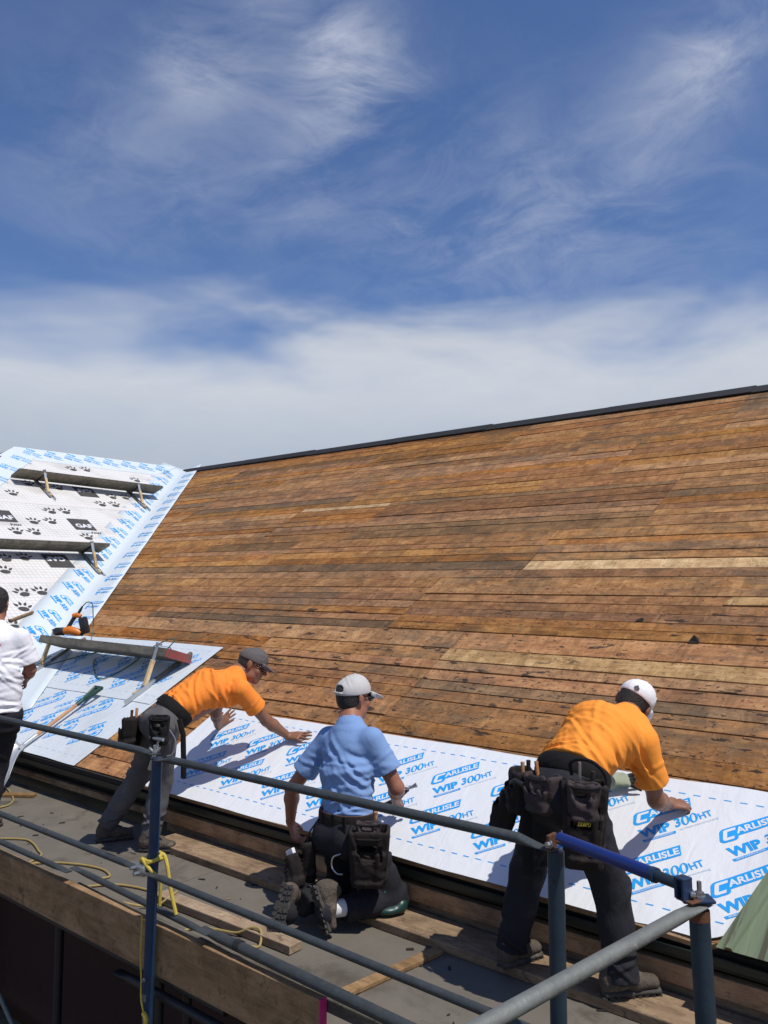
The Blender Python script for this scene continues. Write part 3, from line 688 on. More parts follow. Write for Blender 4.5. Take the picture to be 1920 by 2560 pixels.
# --- pale green metal roofing panel on the right, over the strip's end
pan = MB(); prof = [(0, 0), (0.035, 0.0), (0.041, 0.016), (0.062, 0.016), (0.068, 0.0), (0.205, 0.0), (0.211, 0.016), (0.232, 0.016), (0.238, 0.0), (0.40, 0.0), (0.406, 0.016), (0.427, 0.016), (0.433, 0), (0.62, 0)]
vs_ = []
for s_, xo in ((-0.05, -1.19), (1.5, -0.83)):
    for a, b in prof: vs_.append(P(xo+a, s_, 0.052+b+(0.02 if s_ > 0 else 0)))
m_ = len(prof); pan.add(vs_, [(i, i+1, m_+i+1, m_+i) for i in range(m_-1)])
pnl = pan.build('metal_roof_panel', M['greenmetal'], None, origin=P(-1.1, 0)); tag(pnl, 'pale green ribbed metal roofing panel at the right end of the eave', 'roof panel')
so = pnl.modifiers.new('thickness', 'SOLIDIFY'); so.thickness = 0.0025; so.offset = -1

# ------------------------------------------------------------------ scaffold
dk = empty('scaffold_deck', (-4, 3, 0)); tag(dk, 'dirty grey-brown plywood scaffold deck the men stand on', 'deck')
xs_ = [-11.5, -9.0, -6.62, -4.19, -2.49, 0.2, 2.6]
for a, b in zip(xs_, xs_[1:]):
    MB().box(((a+b)/2, 3.04, -0.010), (b-a-0.006, 1.155, 0.02)).build('deck_panel', M['deckply'], dk)
for x in (-9.2, -6.62, -4.19, -1.3, 0.7): MB().box((x, 3.02, -0.06), (0.05, 1.1, 0.075)).build('bearer', M['tube'], dk)
def tube(name, pts, r, mat, label, cat, seg=18, up=(0, 0, 1), extra=None):
    o = MB().sweep(pts, r, seg=seg, up=up).build(name, mat, None, smooth=True, origin=pts[0])
    return tag(o, label, cat)
def flat_rail(a, b, r, e0=True, e1=True, drop=0.0):
    """tube with hammered flat ends"""
    a, b = Vector(a), Vector(b); d = (b-a).normalized(); dz_ = Vector((0, 0, drop)); pts = []; rad = []
    if e0: pts += [a, a+d*0.06, a+d*0.14]; rad += [(r*1.35, 0.004), (r*1.35, 0.005), (r, r)]; pts[0] = a-dz_; pts[1] = pts[1]-dz_
    else: pts += [a]; rad += [(r, r)]
    if e1: pts += [b-d*0.14, b-d*0.06-dz_, b-dz_]; rad += [(r, r), (r*1.35, 0.005), (r*1.35, 0.004)]
    else: pts += [b]; rad += [(r, r)]
    return pts, rad
def bolt(parent, c, n, r=0.012, l=0.035, wing=True):
    n = Vector(n).normalized(); c = Vector(c); u = n.orthogonal().normalized(); v = n.cross(u)
    m = MB().sweep([c-n*0.004, c+n*l], r*0.55, seg=8, up=u).sweep([c, c+n*0.006], r*1.3, seg=12, up=u).sweep([c+n*0.006, c+n*0.016], r, seg=6, up=u)
    if wing:
        for k in (-1, 1): m.sweep([c+n*0.012, c+n*0.020+u*k*0.018, c+n*0.034+u*k*0.026], [(0.004, 0.006), (0.003, 0.008), (0.003, 0.006)], seg=8, up=n)
    return m.build('wing_nut', M['steel'], parent, smooth=True)

# posts
p1 = empty('guard_post', (-3.485, 2.39, -3.2)); tag(p1, 'blue scaffold guard post with yellow rope knotted round it', 'post')
MB().sweep([(-3.488, 2.39, -0.30), (-3.485, 2.39, -0.19), (-3.457, 2.39, 0.945)], 0.0255, seg=20, up=(1, 0, 0)).build('upper_tube', M['blue'], p1, smooth=True)
MB().sweep([(-3.495, 2.39, -3.2), (-3.49, 2.39, -0.31)], 0.024, seg=18, up=(1, 0, 0)).build('lower_tube', M['bluebright'], p1, smooth=True)
MB().sweep([(-3.489, 2.39, -0.19), (-3.488, 2.39, -0.155)], 0.0275, seg=20, up=(1, 0, 0)).build('collar', M['tube_pale'], p1, smooth=True)
bolt(p1, (-3.457, 2.375, 0.962), (0, 0, 1), 0.013, 0.045)
bolt(p1, (-3.475, 2.362, -0.085), (0.1, -1, 0), 0.008, 0.02, False)
p2 = empty('guard_post', (-1.306, 2.40, -3.2)); tag(p2, 'dark blue-grey scaffold guard post in front of the bending man', 'post')
MB().sweep([(-1.306, 2.40, -3.2), (-1.306, 2.40, 0.945)], 0.0265, seg=22, up=(1, 0, 0)).build('tube', M['bluegrey'], p2, smooth=True)
MB().box((-1.316, 2.392, 0.972), (0.012, 0.05, 0.052), bev=0.003).build('end_bracket', M['rust'], p2)
MB().box((-1.262, 2.385, 0.985), (0.05, 0.044, 0.008), bev=0.002).build('end_bracket', M['rust'], p2)
bolt(p2, (-1.312, 2.376, 0.970), (-0.3, -1, 0), 0.010, 0.02, False)
MB().sweep([(-1.30, 2.3745, 0.86), (-1.30, 2.3725, 0.86)], 0.006, seg=10).build('pin_hole', M['blacksteel'], p2)
p3 = empty('guard_post', (-0.793, 2.24, -3.2)); tag(p3, 'rust-topped blue scaffold corner post at the lower right', 'post')
MB().sweep([(-0.70, 2.24, -3.2), (-0.792, 2.24, 0.65), (-0.800, 2.24, 0.915)], 0.0265, seg=22, up=(1, 0, 0)).build('tube', M['bluegrey'], p3, smooth=True)
MB().sweep([(-0.800, 2.24, 0.912), (-0.801, 2.24, 0.938)], 0.0272, seg=22, up=(1, 0, 0)).build('rusty_top', M['rust'], p3, smooth=True)
MB().box((-0.805, 2.235, 0.966), (0.085, 0.055, 0.009), frame(x=(0.77, 0.64, 0), z=(0, 0, 1)), bev=0.003).build('top_plate', M['blue'], p3)
bolt(p3, (-0.797, 2.236, 0.970), (0, 0, 1), 0.012, 0.042, False)
MB().box((-0.815, 2.226, 0.982), (0.055, 0.016, 0.014), frame(x=(0.5, -0.8, 0.1), z=(0, 0, 1)), bev=0.004).build('lock_nut', M['steel'], p3)
# rails
def rail(pr, r_mat, label, nm='guard_rail', cat='rail'):
    pts, rad = pr; return tube(nm, pts, rad, r_mat, label, cat)
rail(flat_rail((-9.5, 2.375, 0.957), (-3.44, 2.375, 0.966), 0.018, False, True), M['tube'], 'grey steel top guard rail left of the roped blue post')
rail(flat_rail((-3.475, 2.385, 0.950), (-1.30, 2.392, 0.962), 0.018, True, True, 0.012), M['tube'], 'grey steel top guard rail between the two guard posts')
rail(flat_rail((-9.5, 2.345, 0.42), (-3.50, 2.345, 0.42), 0.016, False, True), M['tube'], 'grey steel middle rail left of the roped blue post')
rail(flat_rail((-3.47, 2.345, 0.415), (-0.9, 2.325, 0.41), 0.016, True, False), M['tube'], 'dark grey steel middle rail crossing the kneeling man')
o = MB().box((-3.50, 2.352, 0.42), (0.075, 0.05, 0.055), bev=0.012).sweep([(-3.525, 2.30, 0.43), (-3.525, 2.36, 0.43)], 0.009, seg=8).sweep([(-3.495, 2.30, 0.41), (-3.495, 2.36, 0.41)], 0.009, seg=8).sweep([(-3.545, 2.335, 0.395), (-3.535, 2.335, 0.445)], 0.007, seg=8).build('tube_clamp', M['steel'], None, smooth=True, origin=(-3.5, 2.35, 0.42)); tag(o, 'small shiny clamp joining the middle rail to the roped post', 'clamp')
bar = empty('blue_brace_bar', (-1.29, 2.39, 0.985)); tag(bar, 'bright blue telescopic bar between the two right-hand posts', 'bar')
A_, B_ = Vector((-1.285, 2.39, 0.990)), Vector((-0.845, 2.213, 1.001)); d_ = (B_-A_)
MB().sweep([A_, A_+d_*0.82], [0.019, 0.019], seg=20).build('outer_tube', M['bluebright'], bar, smooth=True)
MB().sweep([A_+d_*0.81, A_+d_*0.845], 0.0205, seg=20).build('collar', M['blue'], bar, smooth=True)
MB().sweep([A_+d_*0.84, A_+d_*1.0], 0.0150, seg=18).build('inner_tube', M['bluegrey'], bar, smooth=True)
Fb = frame(x=d_, z=(0, 0, 1))
MB().box(B_+Vector((0.006, -0.002, -0.004)), (0.010, 0.036, 0.056), Fb, bev=0.003).box(B_+Vector((0.018, -0.007, 0.020)), (0.030, 0.036, 0.008), Fb, bev=0.003).box(B_+Vector((0.028, -0.011, -0.006)), (0.008, 0.036, 0.056), Fb, bev=0.003).build('end_fork', M['blue'], bar)
MB().box(B_+Vector((0.030, -0.004, -0.033)), (0.052, 0.040, 0.005), Fb, bev=0.002).build('rusty_tongue', M['rust'], bar)
rail(flat_rail((-1.03, 0.55, 0.945), (-0.792, 2.262, 0.952), 0.0178, False, True), M['tube_pale'], 'pale galvanised tube running from the corner post to the bottom of the picture')
rail(flat_rail((-11, 2.437, 0.20), (-4.33, 2.440, 0.20), 0.0165, False, True), M['tube'], 'dark steel tube above the toe board at the left', 'ledger_tube', 'tube')
rail(flat_rail((-4.37, 2.485, 0.205), (-3.10, 2.445, 0.195), 0.0165, True, True), M['tube'], 'short dark steel tube passing behind the roped post above the toe board', 'ledger_tube', 'tube')
rail(flat_rail((-3.20, 2.470, 0.19), (-1.0, 2.40, 0.185), 0.024, True, False), M['tube'], 'thick grey steel tube above the pink-ended toe board', 'ledger_tube', 'tube')
o = MB().sweep([(-2.93, 2.462, 0.1915), (-2.895, 2.461, 0.1915)], 0.0262, seg=18).build('tape_band', M['blacksteel'], None, smooth=True, origin=(-2.93, 2.462, 0.19)); tag(o, 'black tape band wrapped round the thick grey tube', 'tape')
# toe board and lumber
tb = empty('toe_board', (-6, 2.44, -0.09)); tag(tb, 'long wooden toe board with a pink painted end along the deck edge', 'board')
MB().box((-5.69, 2.445, 0.027), (6.62, 0.040, 0.235), bev=0.004).build('plank', M['toe'], tb)
MB().box((-2.377, 2.445, 0.027), (0.008, 0.0395, 0.234), bev=0.002).build('painted_end', M['pinkpaint'], tb)
o = MB().box((-3.2, 2.488, 0.105), (2.25, 0.032, 0.055), bev=0.005).build('lumber_strip', M['plank_dark'], None, origin=(-3.2, 2.488, 0.08)); tag(o, 'grey strip of lumber lying against the inside of the toe board', 'lumber')
o = MB().box((-3.52, 2.865, 0.0255), (1.07, 0.088, 0.043), frame(x=(1, 0.03, 0), z=(0, 0, 1)), bev=0.004).build('lumber_strip', M['plank'], None, origin=(-3.5, 2.86, 0)); tag(o, 'loose length of lumber on the deck behind the kneeling man\'s boots', 'lumber')
o = MB().box((-2.49, 3.02, 0.013), (0.062, 0.62, 0.022), frame(x=(1, -0.12, 0), z=(0, 0, 1)), bev=0.004).build('wood_cleat', M['toe'], None, origin=(-2.5, 3.02, 0)); tag(o, 'narrow wooden cleat lying across the deck joint', 'lumber')
o = MB().box((-1.1, 3.468, 0.0235), (7.6, 0.245, 0.044), bev=0.005).build('walk_plank', M['plank'], None, origin=(-1.1, 3.47, 0)); tag(o, 'long wide walking plank lying on the deck along the eave', 'plank')
o = MB().box((-6.95, 3.33, 0.014), (0.50, 0.07, 0.024), frame(x=(0.82, 0.57, 0), z=(0, 0, 1)), bev=0.003).build('lumber_strip', M['toe'], None, origin=(-6.95, 3.33, 0)); tag(o, 'short piece of wood on the deck below the shovel blade', 'lumber')
# members below the deck
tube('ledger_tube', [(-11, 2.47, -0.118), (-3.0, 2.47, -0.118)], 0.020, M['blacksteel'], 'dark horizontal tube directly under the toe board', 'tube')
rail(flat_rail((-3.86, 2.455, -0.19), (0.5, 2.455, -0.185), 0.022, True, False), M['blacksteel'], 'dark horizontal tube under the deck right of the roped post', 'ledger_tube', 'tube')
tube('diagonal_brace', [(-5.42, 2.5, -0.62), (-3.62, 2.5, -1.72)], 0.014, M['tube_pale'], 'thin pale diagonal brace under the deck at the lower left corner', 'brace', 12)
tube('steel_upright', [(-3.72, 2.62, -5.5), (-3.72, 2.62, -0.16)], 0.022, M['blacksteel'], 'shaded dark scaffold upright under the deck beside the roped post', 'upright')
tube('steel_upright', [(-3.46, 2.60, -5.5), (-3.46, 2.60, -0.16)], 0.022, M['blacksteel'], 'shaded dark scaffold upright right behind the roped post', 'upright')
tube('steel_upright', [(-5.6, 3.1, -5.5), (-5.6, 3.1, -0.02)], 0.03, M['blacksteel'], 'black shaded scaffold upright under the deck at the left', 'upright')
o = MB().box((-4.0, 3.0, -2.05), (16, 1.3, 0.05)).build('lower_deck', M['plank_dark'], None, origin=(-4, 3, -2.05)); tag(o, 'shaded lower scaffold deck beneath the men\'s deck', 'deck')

# ------------------------------------------------------------------ roof brackets and staging planks
def bracket(foot, hdir, pitch, label, new=True):
    """triangular roof bracket: rail on the slope, upright strut, arm that carries the plank"""
    f = Vector(foot); h = Vector(hdir).normalized(); z = Vector((0, 0, 1)); sd_ = h.cross(z)
    up = h*math.cos(pitch)+z*math.sin(pitch); nn = z*math.cos(pitch)-h*math.sin(pitch)
    e = empty('roof_bracket', f); tag(e, label, 'bracket', 'roof brackets')
    rail0, rail1 = f+nn*0.022-up*0.03, f+up*0.66+nn*0.022
    top, inn = f+h*0.185+z*0.44, f+h*0.455+z*0.335
    Fr = frame(x=up, z=nn)
    MB().box((rail0+rail1)/2-nn*0.004, ((rail1-rail0).length, 0.036, 0.030), Fr, bev=0.003).build('base_rail', M['plank_dark'], e)
    MB().box((rail0*0.85+rail1*0.15), (0.24, 0.040, 0.024), Fr, bev=0.002).box(rail0+nn*0.004+sd_*0.026, (0.30, 0.008, 0.040), Fr).build('foot_shoe', M['galv'], e)
    MB().box(rail0*0.985+rail1*0.015+nn*0.010-up*0.005, (0.07, 0.03, 0.03), Fr, bev=0.002).build('foot_block', M['newwood'], e)
    sv = (top-(f+up*0.07+nn*0.03)); s0 = f+up*0.07+nn*0.03; Fs = frame(x=sv, z=sd_)
    MB().box(s0+sv*0.32, (sv.length*0.62, 0.036, 0.036), Fs, bev=0.003).build('wood_strut', M['newwood'], e)
    MB().box(s0+sv*0.78-sd_*0.0, (sv.length*0.48, 0.040, 0.010), frame(x=sv, z=h), bev=0.002).box(s0+sv*1.01+h*0.008, (0.02, 0.05, 0.04), Fs, bev=0.002).build('steel_strap', M['galv'], e)
    av = inn-top; MB().box(top+av*0.5-z*0.052, (av.length*1.05, 0.012, 0.034), frame(x=av, z=z), bev=0.002).build('arm', M['galv'] if new else M['blacksteel'], e)
    return e
pm = TH
lb = [("roof bracket holding the left end of the lowest plank", -8.73), ("new-looking roof bracket holding the red end of the lowest plank", -6.63)]
for t_, x in lb: bracket(P(x, 0.935+(0.09 if x < -8 else 0.0), HB+0.006), (0, 1, 0), pm, t_)
for t_, y, t in (('roof bracket near the left end of the top plank', 6.68, 2.02), ('roof bracket near the right end of the top plank', 8.40, 2.16), ('roof bracket at the right end of the middle plank', 6.33, 4.52)):
    bracket(W(y, t, 0.02), (-1, 0, 0), WSL, t_, False)
def staging(pts, th, nrm, label, endmat=None):
    e = empty('staging_plank', pts[0]); tag(e, label, 'plank', 'planks on roof brackets')
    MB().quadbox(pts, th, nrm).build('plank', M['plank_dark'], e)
    return e
# lowest plank, tilted towards the roof, red end
zt = Vector((0, 0.30, 0.93)).normalized()
def lowpl(x, f): return Vector((x, 4.555+f*0.285, 1.202-f*0.088+0.004*math.sin(x*2)+ (x+8.8)*-0.008))
lp = staging([lowpl(-8.85, 0), lowpl(-6.47, 0), lowpl(-6.47, 1), lowpl(-8.85, 1)], 0.078, zt, 'lowest staging plank with a red painted end and nail gun on it')
MB().quadbox([lowpl(-6.472, 0)+zt*0.001, lowpl(-6.463, 0)+zt*0.001, lowpl(-6.463, 1)+zt*0.001, lowpl(-6.472, 1)+zt*0.001], 0.0795, zt).build('painted_end', M['redpaint'], lp)
MB().quadbox([lowpl(-6.60, 0.1)+zt*0.0015, lowpl(-6.473, 0.3)+zt*0.0015, lowpl(-6.473, 1)+zt*0.0015, lowpl(-6.56, 1)+zt*0.0015], 0.003, zt).build('paint_patch', M['redpaint'], lp)
zw = Vector((0.30, 0, 0.93)).normalized()
def wpl(y, f, t): a = W(y, t, 0); return Vector((a.x-0.165-f*0.285, y, a.z+0.452-f*0.088))
staging([wpl(6.25, 0, 2.02), wpl(8.93, 0, 2.14), wpl(8.93, 1, 2.14), wpl(6.25, 1, 2.02)], 0.046, zw, 'top staging plank on brackets near the ridge of the wing roof')
staging([wpl(3.6, 0, 4.50), wpl(6.62, 0, 4.52), wpl(6.62, 1, 4.52), wpl(3.6, 1, 4.50)], 0.046, zw, 'middle staging plank on the wing roof, cut off by the left edge')
# wooden rod on the wing roof
tube('wooden_rod', [W(4.60, 5.70, 0.032), W(4.95, 5.53, 0.032)], 0.017, M['toe'], 'short wooden rod lying on the wing roof beside the dark-haired man', 'rod', 12)

# ------------------------------------------------------------------ nail gun with hose on the lowest plank
ng = empty('nail_gun', (-8.42, 4.70, 1.20)); tag(ng, 'orange and black nail gun standing on the lowest staging plank', 'nail gun')
M['orangeplast'] = principled('orange_plastic', (0.62, 0.17, 0.02), 0.4, 0, var=0.15, vscale=20); M['blackplast'] = principled('black_plastic', (0.02, 0.02, 0.021), 0.42, 0, var=0.25, vscale=20)
U_ = Vector((0.76, 0.64, 0)); Z_ = Vector((0, 0, 1)); G = Vector((-8.50, 4.70, 1.195))
def g(a, b, c=0.0): return G+U_*a+Z_*b+Vector((-0.64, 0.76, 0))*c
MB().sweep([g(-0.17, 0.050), g(-0.15, 0.055), g(-0.06, 0.055), g(-0.04, 0.055)], [0.03, 0.043, 0.045, 0.035], seg=16).build('cap', M['blackplast'], ng, smooth=True)
MB().sweep([g(-0.06, 0.055), g(0.0, 0.07), g(0.10, 0.045), g(0.13, 0.03)], [0.04, 0.05, 0.042, 0.03], seg=16).build('body', M['orangeplast'], ng, smooth=True)
MB().sweep([g(-0.01, 0.10), g(0.03, 0.17), g(0.06, 0.22)], [(0.020, 0.024), (0.019, 0.022), (0.022, 0.026)], seg=12).build('handle', M['blackplast'], ng, smooth=True)
MB().sweep([g(0.035, 0.225), g(0.085, 0.235), g(0.125, 0.22)], [0.025, 0.03, 0.024], seg=12).build('handle_end', M['orangeplast'], ng, smooth=True)
MB().box(g(0.165, 0.12), (0.10, 0.06, 0.19), frame(x=(U_+Z_*0.25), z=(Z_-U_*0.25)), bev=0.025).build('magazine', M['blackplast'], ng, smooth=True)
MB().box(g(0.11, 0.03), (0.10, 0.035, 0.05), frame(x=U_, z=Z_), bev=0.01).build('nose', M['blackplast'], ng)
MB().sweep([g(0.09, 0.24), g(0.115, 0.285), g(0.14, 0.33)], [0.012, 0.016, 0.009], seg=10).build('hose_coupling', M['blackplast'], ng, smooth=True)
hz = spline([g(0.14, 0.33), g(0.19, 0.375), g(0.245, 0.36), g(0.26, 0.25), g(0.265, 0.10), (-8.20, 4.80, 1.15), (-8.17, 4.87, 1.03), P(-7.9, 1.25, 0.03), P(-7.45, 1.05, 0.03), P(-7.30, 1.30, 0.03), P(-7.35, 1.62, 0.03), P(-7.05, 1.72, 0.10), P(-6.9, 1.60, 0.12), P(-7.1, 1.45, 0.04), P(-8.0, 1.5, 0.03), P(-8.6, 1.2, 0.03), P(-8.85, 0.95, 0.03), P(-8.62, 1.2, 0.12)], 8)
tube('air_hose', hz, 0.0055, M['hose'], 'thin dark green air hose looping from the nail gun over the plank', 'hose', 8)

# ------------------------------------------------------------------ shovel
sh = empty('shovel', P(-7.2, 0.1, 0.03)); tag(sh, 'scoop shovel with green grip and pale metal blade leaning on the eave', 'shovel')
M['greenplast'] = principled('dark_green_plastic', (0.012, 0.05, 0.035), 0.4, 0, var=0.2, vscale=20); M['alu'] = principled('worn_aluminium', (0.62, 0.63, 0.62), 0.42, 0.65, var=0.15, vscale=9, bump=0.1, bscale=25)
h0, h1 = P(-7.165, 0.66, 0.075), P(-7.185, 0.13, 0.05)
MB().sweep([h0, h1], 0.017, seg=14).build('handle', M['handle'], sh, smooth=True)
hd = (h0-h1).normalized()
MB().sweep([h0-hd*0.06, h0+hd*0.02], 0.021, seg=14).sweep([h0, h0+hd*0.10+Vector((-0.035, 0, 0)), h0+hd*0.19+Vector((-0.05, 0, 0.005))], [(0.016, 0.02)]*3, seg=10).sweep([h0, h0+hd*0.10+Vector((0.035, 0, 0)), h0+hd*0.19+Vector((0.05, 0, 0.005))], [(0.016, 0.02)]*3, seg=10).sweep([h0+hd*0.19+Vector((-0.06, 0, 0.005)), h0+hd*0.19+Vector((0.06, 0, 0.005))], 0.018, seg=12).build('grip', M['greenplast'], sh, smooth=True)
MB().sweep([h1+hd*0.04, h1-hd*0.08, h1-hd*0.14], [0.0195, 0.019, 0.012], seg=12).build('socket', M['alu'], sh, smooth=True)
b0 = h1-hd*0.10; b1 = Vector((-7.00, 3.28, 0.05)); bd = (b1-b0); bu = Vector((1, 0, 0)); bn = bd.cross(bu).normalized()
if bn.z < 0: bn = -bn
vs_ = []; nu, nv = 10, 12
for j in range(nv+1):
    f = j/nv; wd = (0.085+0.075*math.sin(min(1.0, f*1.25)*math.pi/2))*(1-0.35*max(0, f-0.75)/0.25)
    for i in range(nu+1):
        c = -1+2*i/nu; vs_.append(b0+bd*f+bu*(wd*c)+bn*(0.055*c*c*(1-0.5*f)+0.06*math.sin(f*math.pi)*0.5-0.015*(1-c*c)))
fs = [(j*(nu+1)+i, j*(nu+1)+i+1, (j+1)*(nu+1)+i+1, (j+1)*(nu+1)+i) for j in range(nv) for i in range(nu)]
o = MB().add(vs_, fs).build('blade', M['alu'], sh, smooth=True); so = o.modifiers.new('thickness', 'SOLIDIFY'); so.thickness = 0.003

# ------------------------------------------------------------------ ropes and cords
def cord(pts, r, mat, label, nm='cord', cat='rope'): return tube(nm, spline(pts, 8), r, mat, label, cat, 8)
DZ = 0.010
cord([(-6.5, 2.55, DZ), (-5.95, 2.70, DZ), (-5.74, 2.832, DZ), (-5.654, 2.868, DZ), (-5.531, 2.852, DZ), (-5.378, 2.806, DZ), (-5.271, 2.767, DZ), (-5.18, 2.62, DZ)], 0.0065, M['cord'], 'yellow cord curving over the deck at the left edge')
cord([(-5.20, 2.62, DZ), (-5.082, 2.752, DZ), (-4.962, 2.823, DZ), (-4.859, 2.865, DZ), (-4.729, 2.889, DZ), (-4.616, 2.867, DZ), (-4.58, 2.837, DZ), (-4.60, 2.79, DZ)], 0.0065, M['cord'], 'yellow cord bent into a hook on the deck left of the roped post')
cord([(-4.55, 2.66, DZ), (-4.446, 2.792, DZ), (-4.337, 2.845, DZ), (-4.227, 2.871, DZ), (-4.124, 2.888, DZ), (-4.03, 2.910, 0.02), (-3.975, 2.90, 0.052), (-3.945, 2.83, 0.05), (-3.99, 2.745, DZ), (-4.12, 2.60, 0.05)], 0.0065, M['cord'], 'yellow cord looping over the loose lumber behind the roped post')
cord([(-3.62, 2.60, DZ), (-3.567, 2.743, DZ), (-3.474, 2.79, DZ), (-3.35, 2.815, 0.02), (-3.27, 2.845, 0.056), (-3.208, 2.85, 0.056), (-3.165, 2.806, DZ), (-3.19, 2.77, DZ)], 0.0065, M['cord'], 'yellow cord hooked on the deck beside the kneeling man\'s left boot')
cord([(-7.5, 3.42, DZ), (-7.32, 3.446, DZ), (-7.146, 3.43, DZ), (-6.873, 3.343, DZ), (-6.729, 3.277, DZ), (-6.638, 3.197, DZ), (-6.619, 3.1, DZ)], 0.0065, M['cord'], 'yellow cord on the deck near the shovel blade')
rp = empty('rope', (-3.46, 2.39, 0.2)); tag(rp, 'yellow rope knotted round the blue guard post with loose ends hanging', 'rope')
ring = [(-3.468+0.036*math.cos(a), 2.39+0.036*math.sin(a), 0.475+0.012*math.sin(a*1.0)) for a in [2*math.pi*i/14 for i in range(16)]]
MB().sweep(spline(ring, 4), 0.0085, seg=8).build('loop', M['rope'], rp, smooth=True)
ring = [(-3.466+0.038*math.cos(a), 2.39+0.038*math.sin(a), 0.452+0.02*math.cos(a)) for a in [2*math.pi*i/14 for i in range(16)]]
MB().sweep(spline(ring, 4), 0.0085, seg=8).build('loop', M['rope'], rp, smooth=True)
MB().sweep(spline([(-3.48, 2.42, 0.482), (-3.455, 2.44, 0.475), (-3.425, 2.44, 0.43), (-3.405, 2.44, 0.36), (-3.387, 2.445, 0.29), (-3.36, 2.45, 0.215)], 6), 0.009, seg=8).build('strand', M['rope'], rp, smooth=True)
MB().sweep(spline([(-3.51, 2.36, 0.41), (-3.520, 2.357, 0.445), (-3.505, 2.352, 0.468), (-3.47, 2.348, 0.452), (-3.433, 2.36, 0.42), (-3.425, 2.40, 0.37), (-3.437, 2.41, 0.25)], 6), 0.0085, seg=8).build('strand', M['rope'], rp, smooth=True)
MB().sweep(spline([(-3.505, 2.36, 0.20), (-3.50, 2.352, 0.02), (-3.49, 2.352, -0.08), (-3.488, 2.352, -0.17), (-3.465, 2.355, -0.27), (-3.47, 2.36, -0.6)], 6), 0.004, seg=6).build('thin_line', M['rope'], rp, smooth=True)
MB().sweep(spline([(-3.475, 2.36, -0.235), (-3.45, 2.358, -0.255), (-3.46, 2.358, -0.30), (-3.48, 2.36, -0.40)], 5), [0.012]*16, seg=8).build('rag_knot', M['rope'], rp, smooth=True)
# chips and splinters on the deck
ch = MB(); rc = random.Random(5)
for k in range(70):
    x = rc.uniform(-8, -1.2); y = rc.choice([rc.gauss(3.12, 0.22), rc.uniform(2.55, 3.5)]); y = min(3.34, max(2.5, y)); l = rc.uniform(0.006, 0.05)*rc.choice([0.5, 1, 1]); a = rc.uniform(0, 6.3)
    ch.box((x, y, 0.004), (l, l*rc.uniform(0.15, 0.6), 0.004), frame(x=(math.cos(a), math.sin(a), rc.uniform(-0.1, 0.1)), z=(0, 0, 1)), mi=rc.choice([0, 0, 0, 1]))
o = ch.build('wood_chips', [M['felt'], M['plank']], None); tag(o, 'scattered dark chips and splinters over the deck', 'debris', kind='stuff')
# black felt scraps left on the sheathing
for x, s_, a, l, lab in ((-1.96, 2.255, 0.4, 0.036, 'black felt scrap sticking up on the boards near the right edge'), (-2.42, 2.50, 0.8, 0.028, 'small dark felt scrap on the boards above the bright plank')):
    o = MB().add([P(x-l, s_-l*0.4, 0.006), P(x+l*1.1, s_-l*0.3, 0.006), P(x+l*0.9, s_+l*0.5, 0.02), P(x, s_+l*0.9, 0.040 if l > 0.035 else 0.012), P(x-l*0.8, s_+l*0.2, 0.012)], [(0, 1, 2, 3, 4)]).build('felt_scrap', M['felt'], None, origin=P(x, s_)); tag(o, lab, 'scrap')
    so = o.modifiers.new('thickness', 'SOLIDIFY'); so.thickness = 0.003

# ------------------------------------------------------------------ figures: smooth solids grown from blended shapes
def V3(p): return np.array(p, dtype=np.float32)
def unit(v): v = np.asarray(v, dtype=np.float64); return v/np.linalg.norm(v)
class Vol:
    def __init__(s, lo, hi, h):
        s.h = h; s.lo = np.floor(np.asarray(lo)/h)*h; s.n = np.ceil((np.asarray(hi)-s.lo)/h).astype(int)+1
        s.d = np.full(s.n, 0.25, np.float32)
        s.ax = [(s.lo[i]+h*np.arange(s.n[i])).astype(np.float32) for i in range(3)]
    def sub(s, lo, hi):
        sl = []
        for i in range(3):
            a = max(0, int((lo[i]-s.lo[i])/s.h)-1); b = min(s.n[i], int((hi[i]-s.lo[i])/s.h)+3); sl.append(slice(a, max(a, b)))
        return tuple(sl), (s.ax[0][sl[0]][:, None, None], s.ax[1][sl[1]][None, :, None], s.ax[2][sl[2]][None, None, :])
    def comb(s, sl, d, k, op):
        c = s.d[sl]
        if op == 's': d = -d
        if k > 0:
            hh = np.maximum(k-np.abs(c-d), 0)/k; e = hh*hh*k*0.25
        else: e = 0
        s.d[sl] = np.minimum(c, d)-e if op == 'u' else np.maximum(c, d)+e
def p_bounds(p):
    t = p[0]
    if t == 'C': a, b, r = V3(p[1]), V3(p[2]), max(p[3], p[4]); return np.minimum(a, b)-r, np.maximum(a, b)+r
    if t == 'T': a, b, r = V3(p[1]), V3(p[2]), max(max(p[3]), max(p[4])); return np.minimum(a, b)-r, np.maximum(a, b)+r
    if t == 'E': c, r = V3(p[1]), max(p[3]); return c-r, c+r
    if t == 'B': c, r = V3(p[1]), float(np.linalg.norm(p[3])); return c-r, c+r
    if t == 'P': c, r = V3(p[1]), p[3]; return c-r, c+r
    if t == 'F': c, r = V3(p[1]), p[4]*2.2; return c-r, c+r
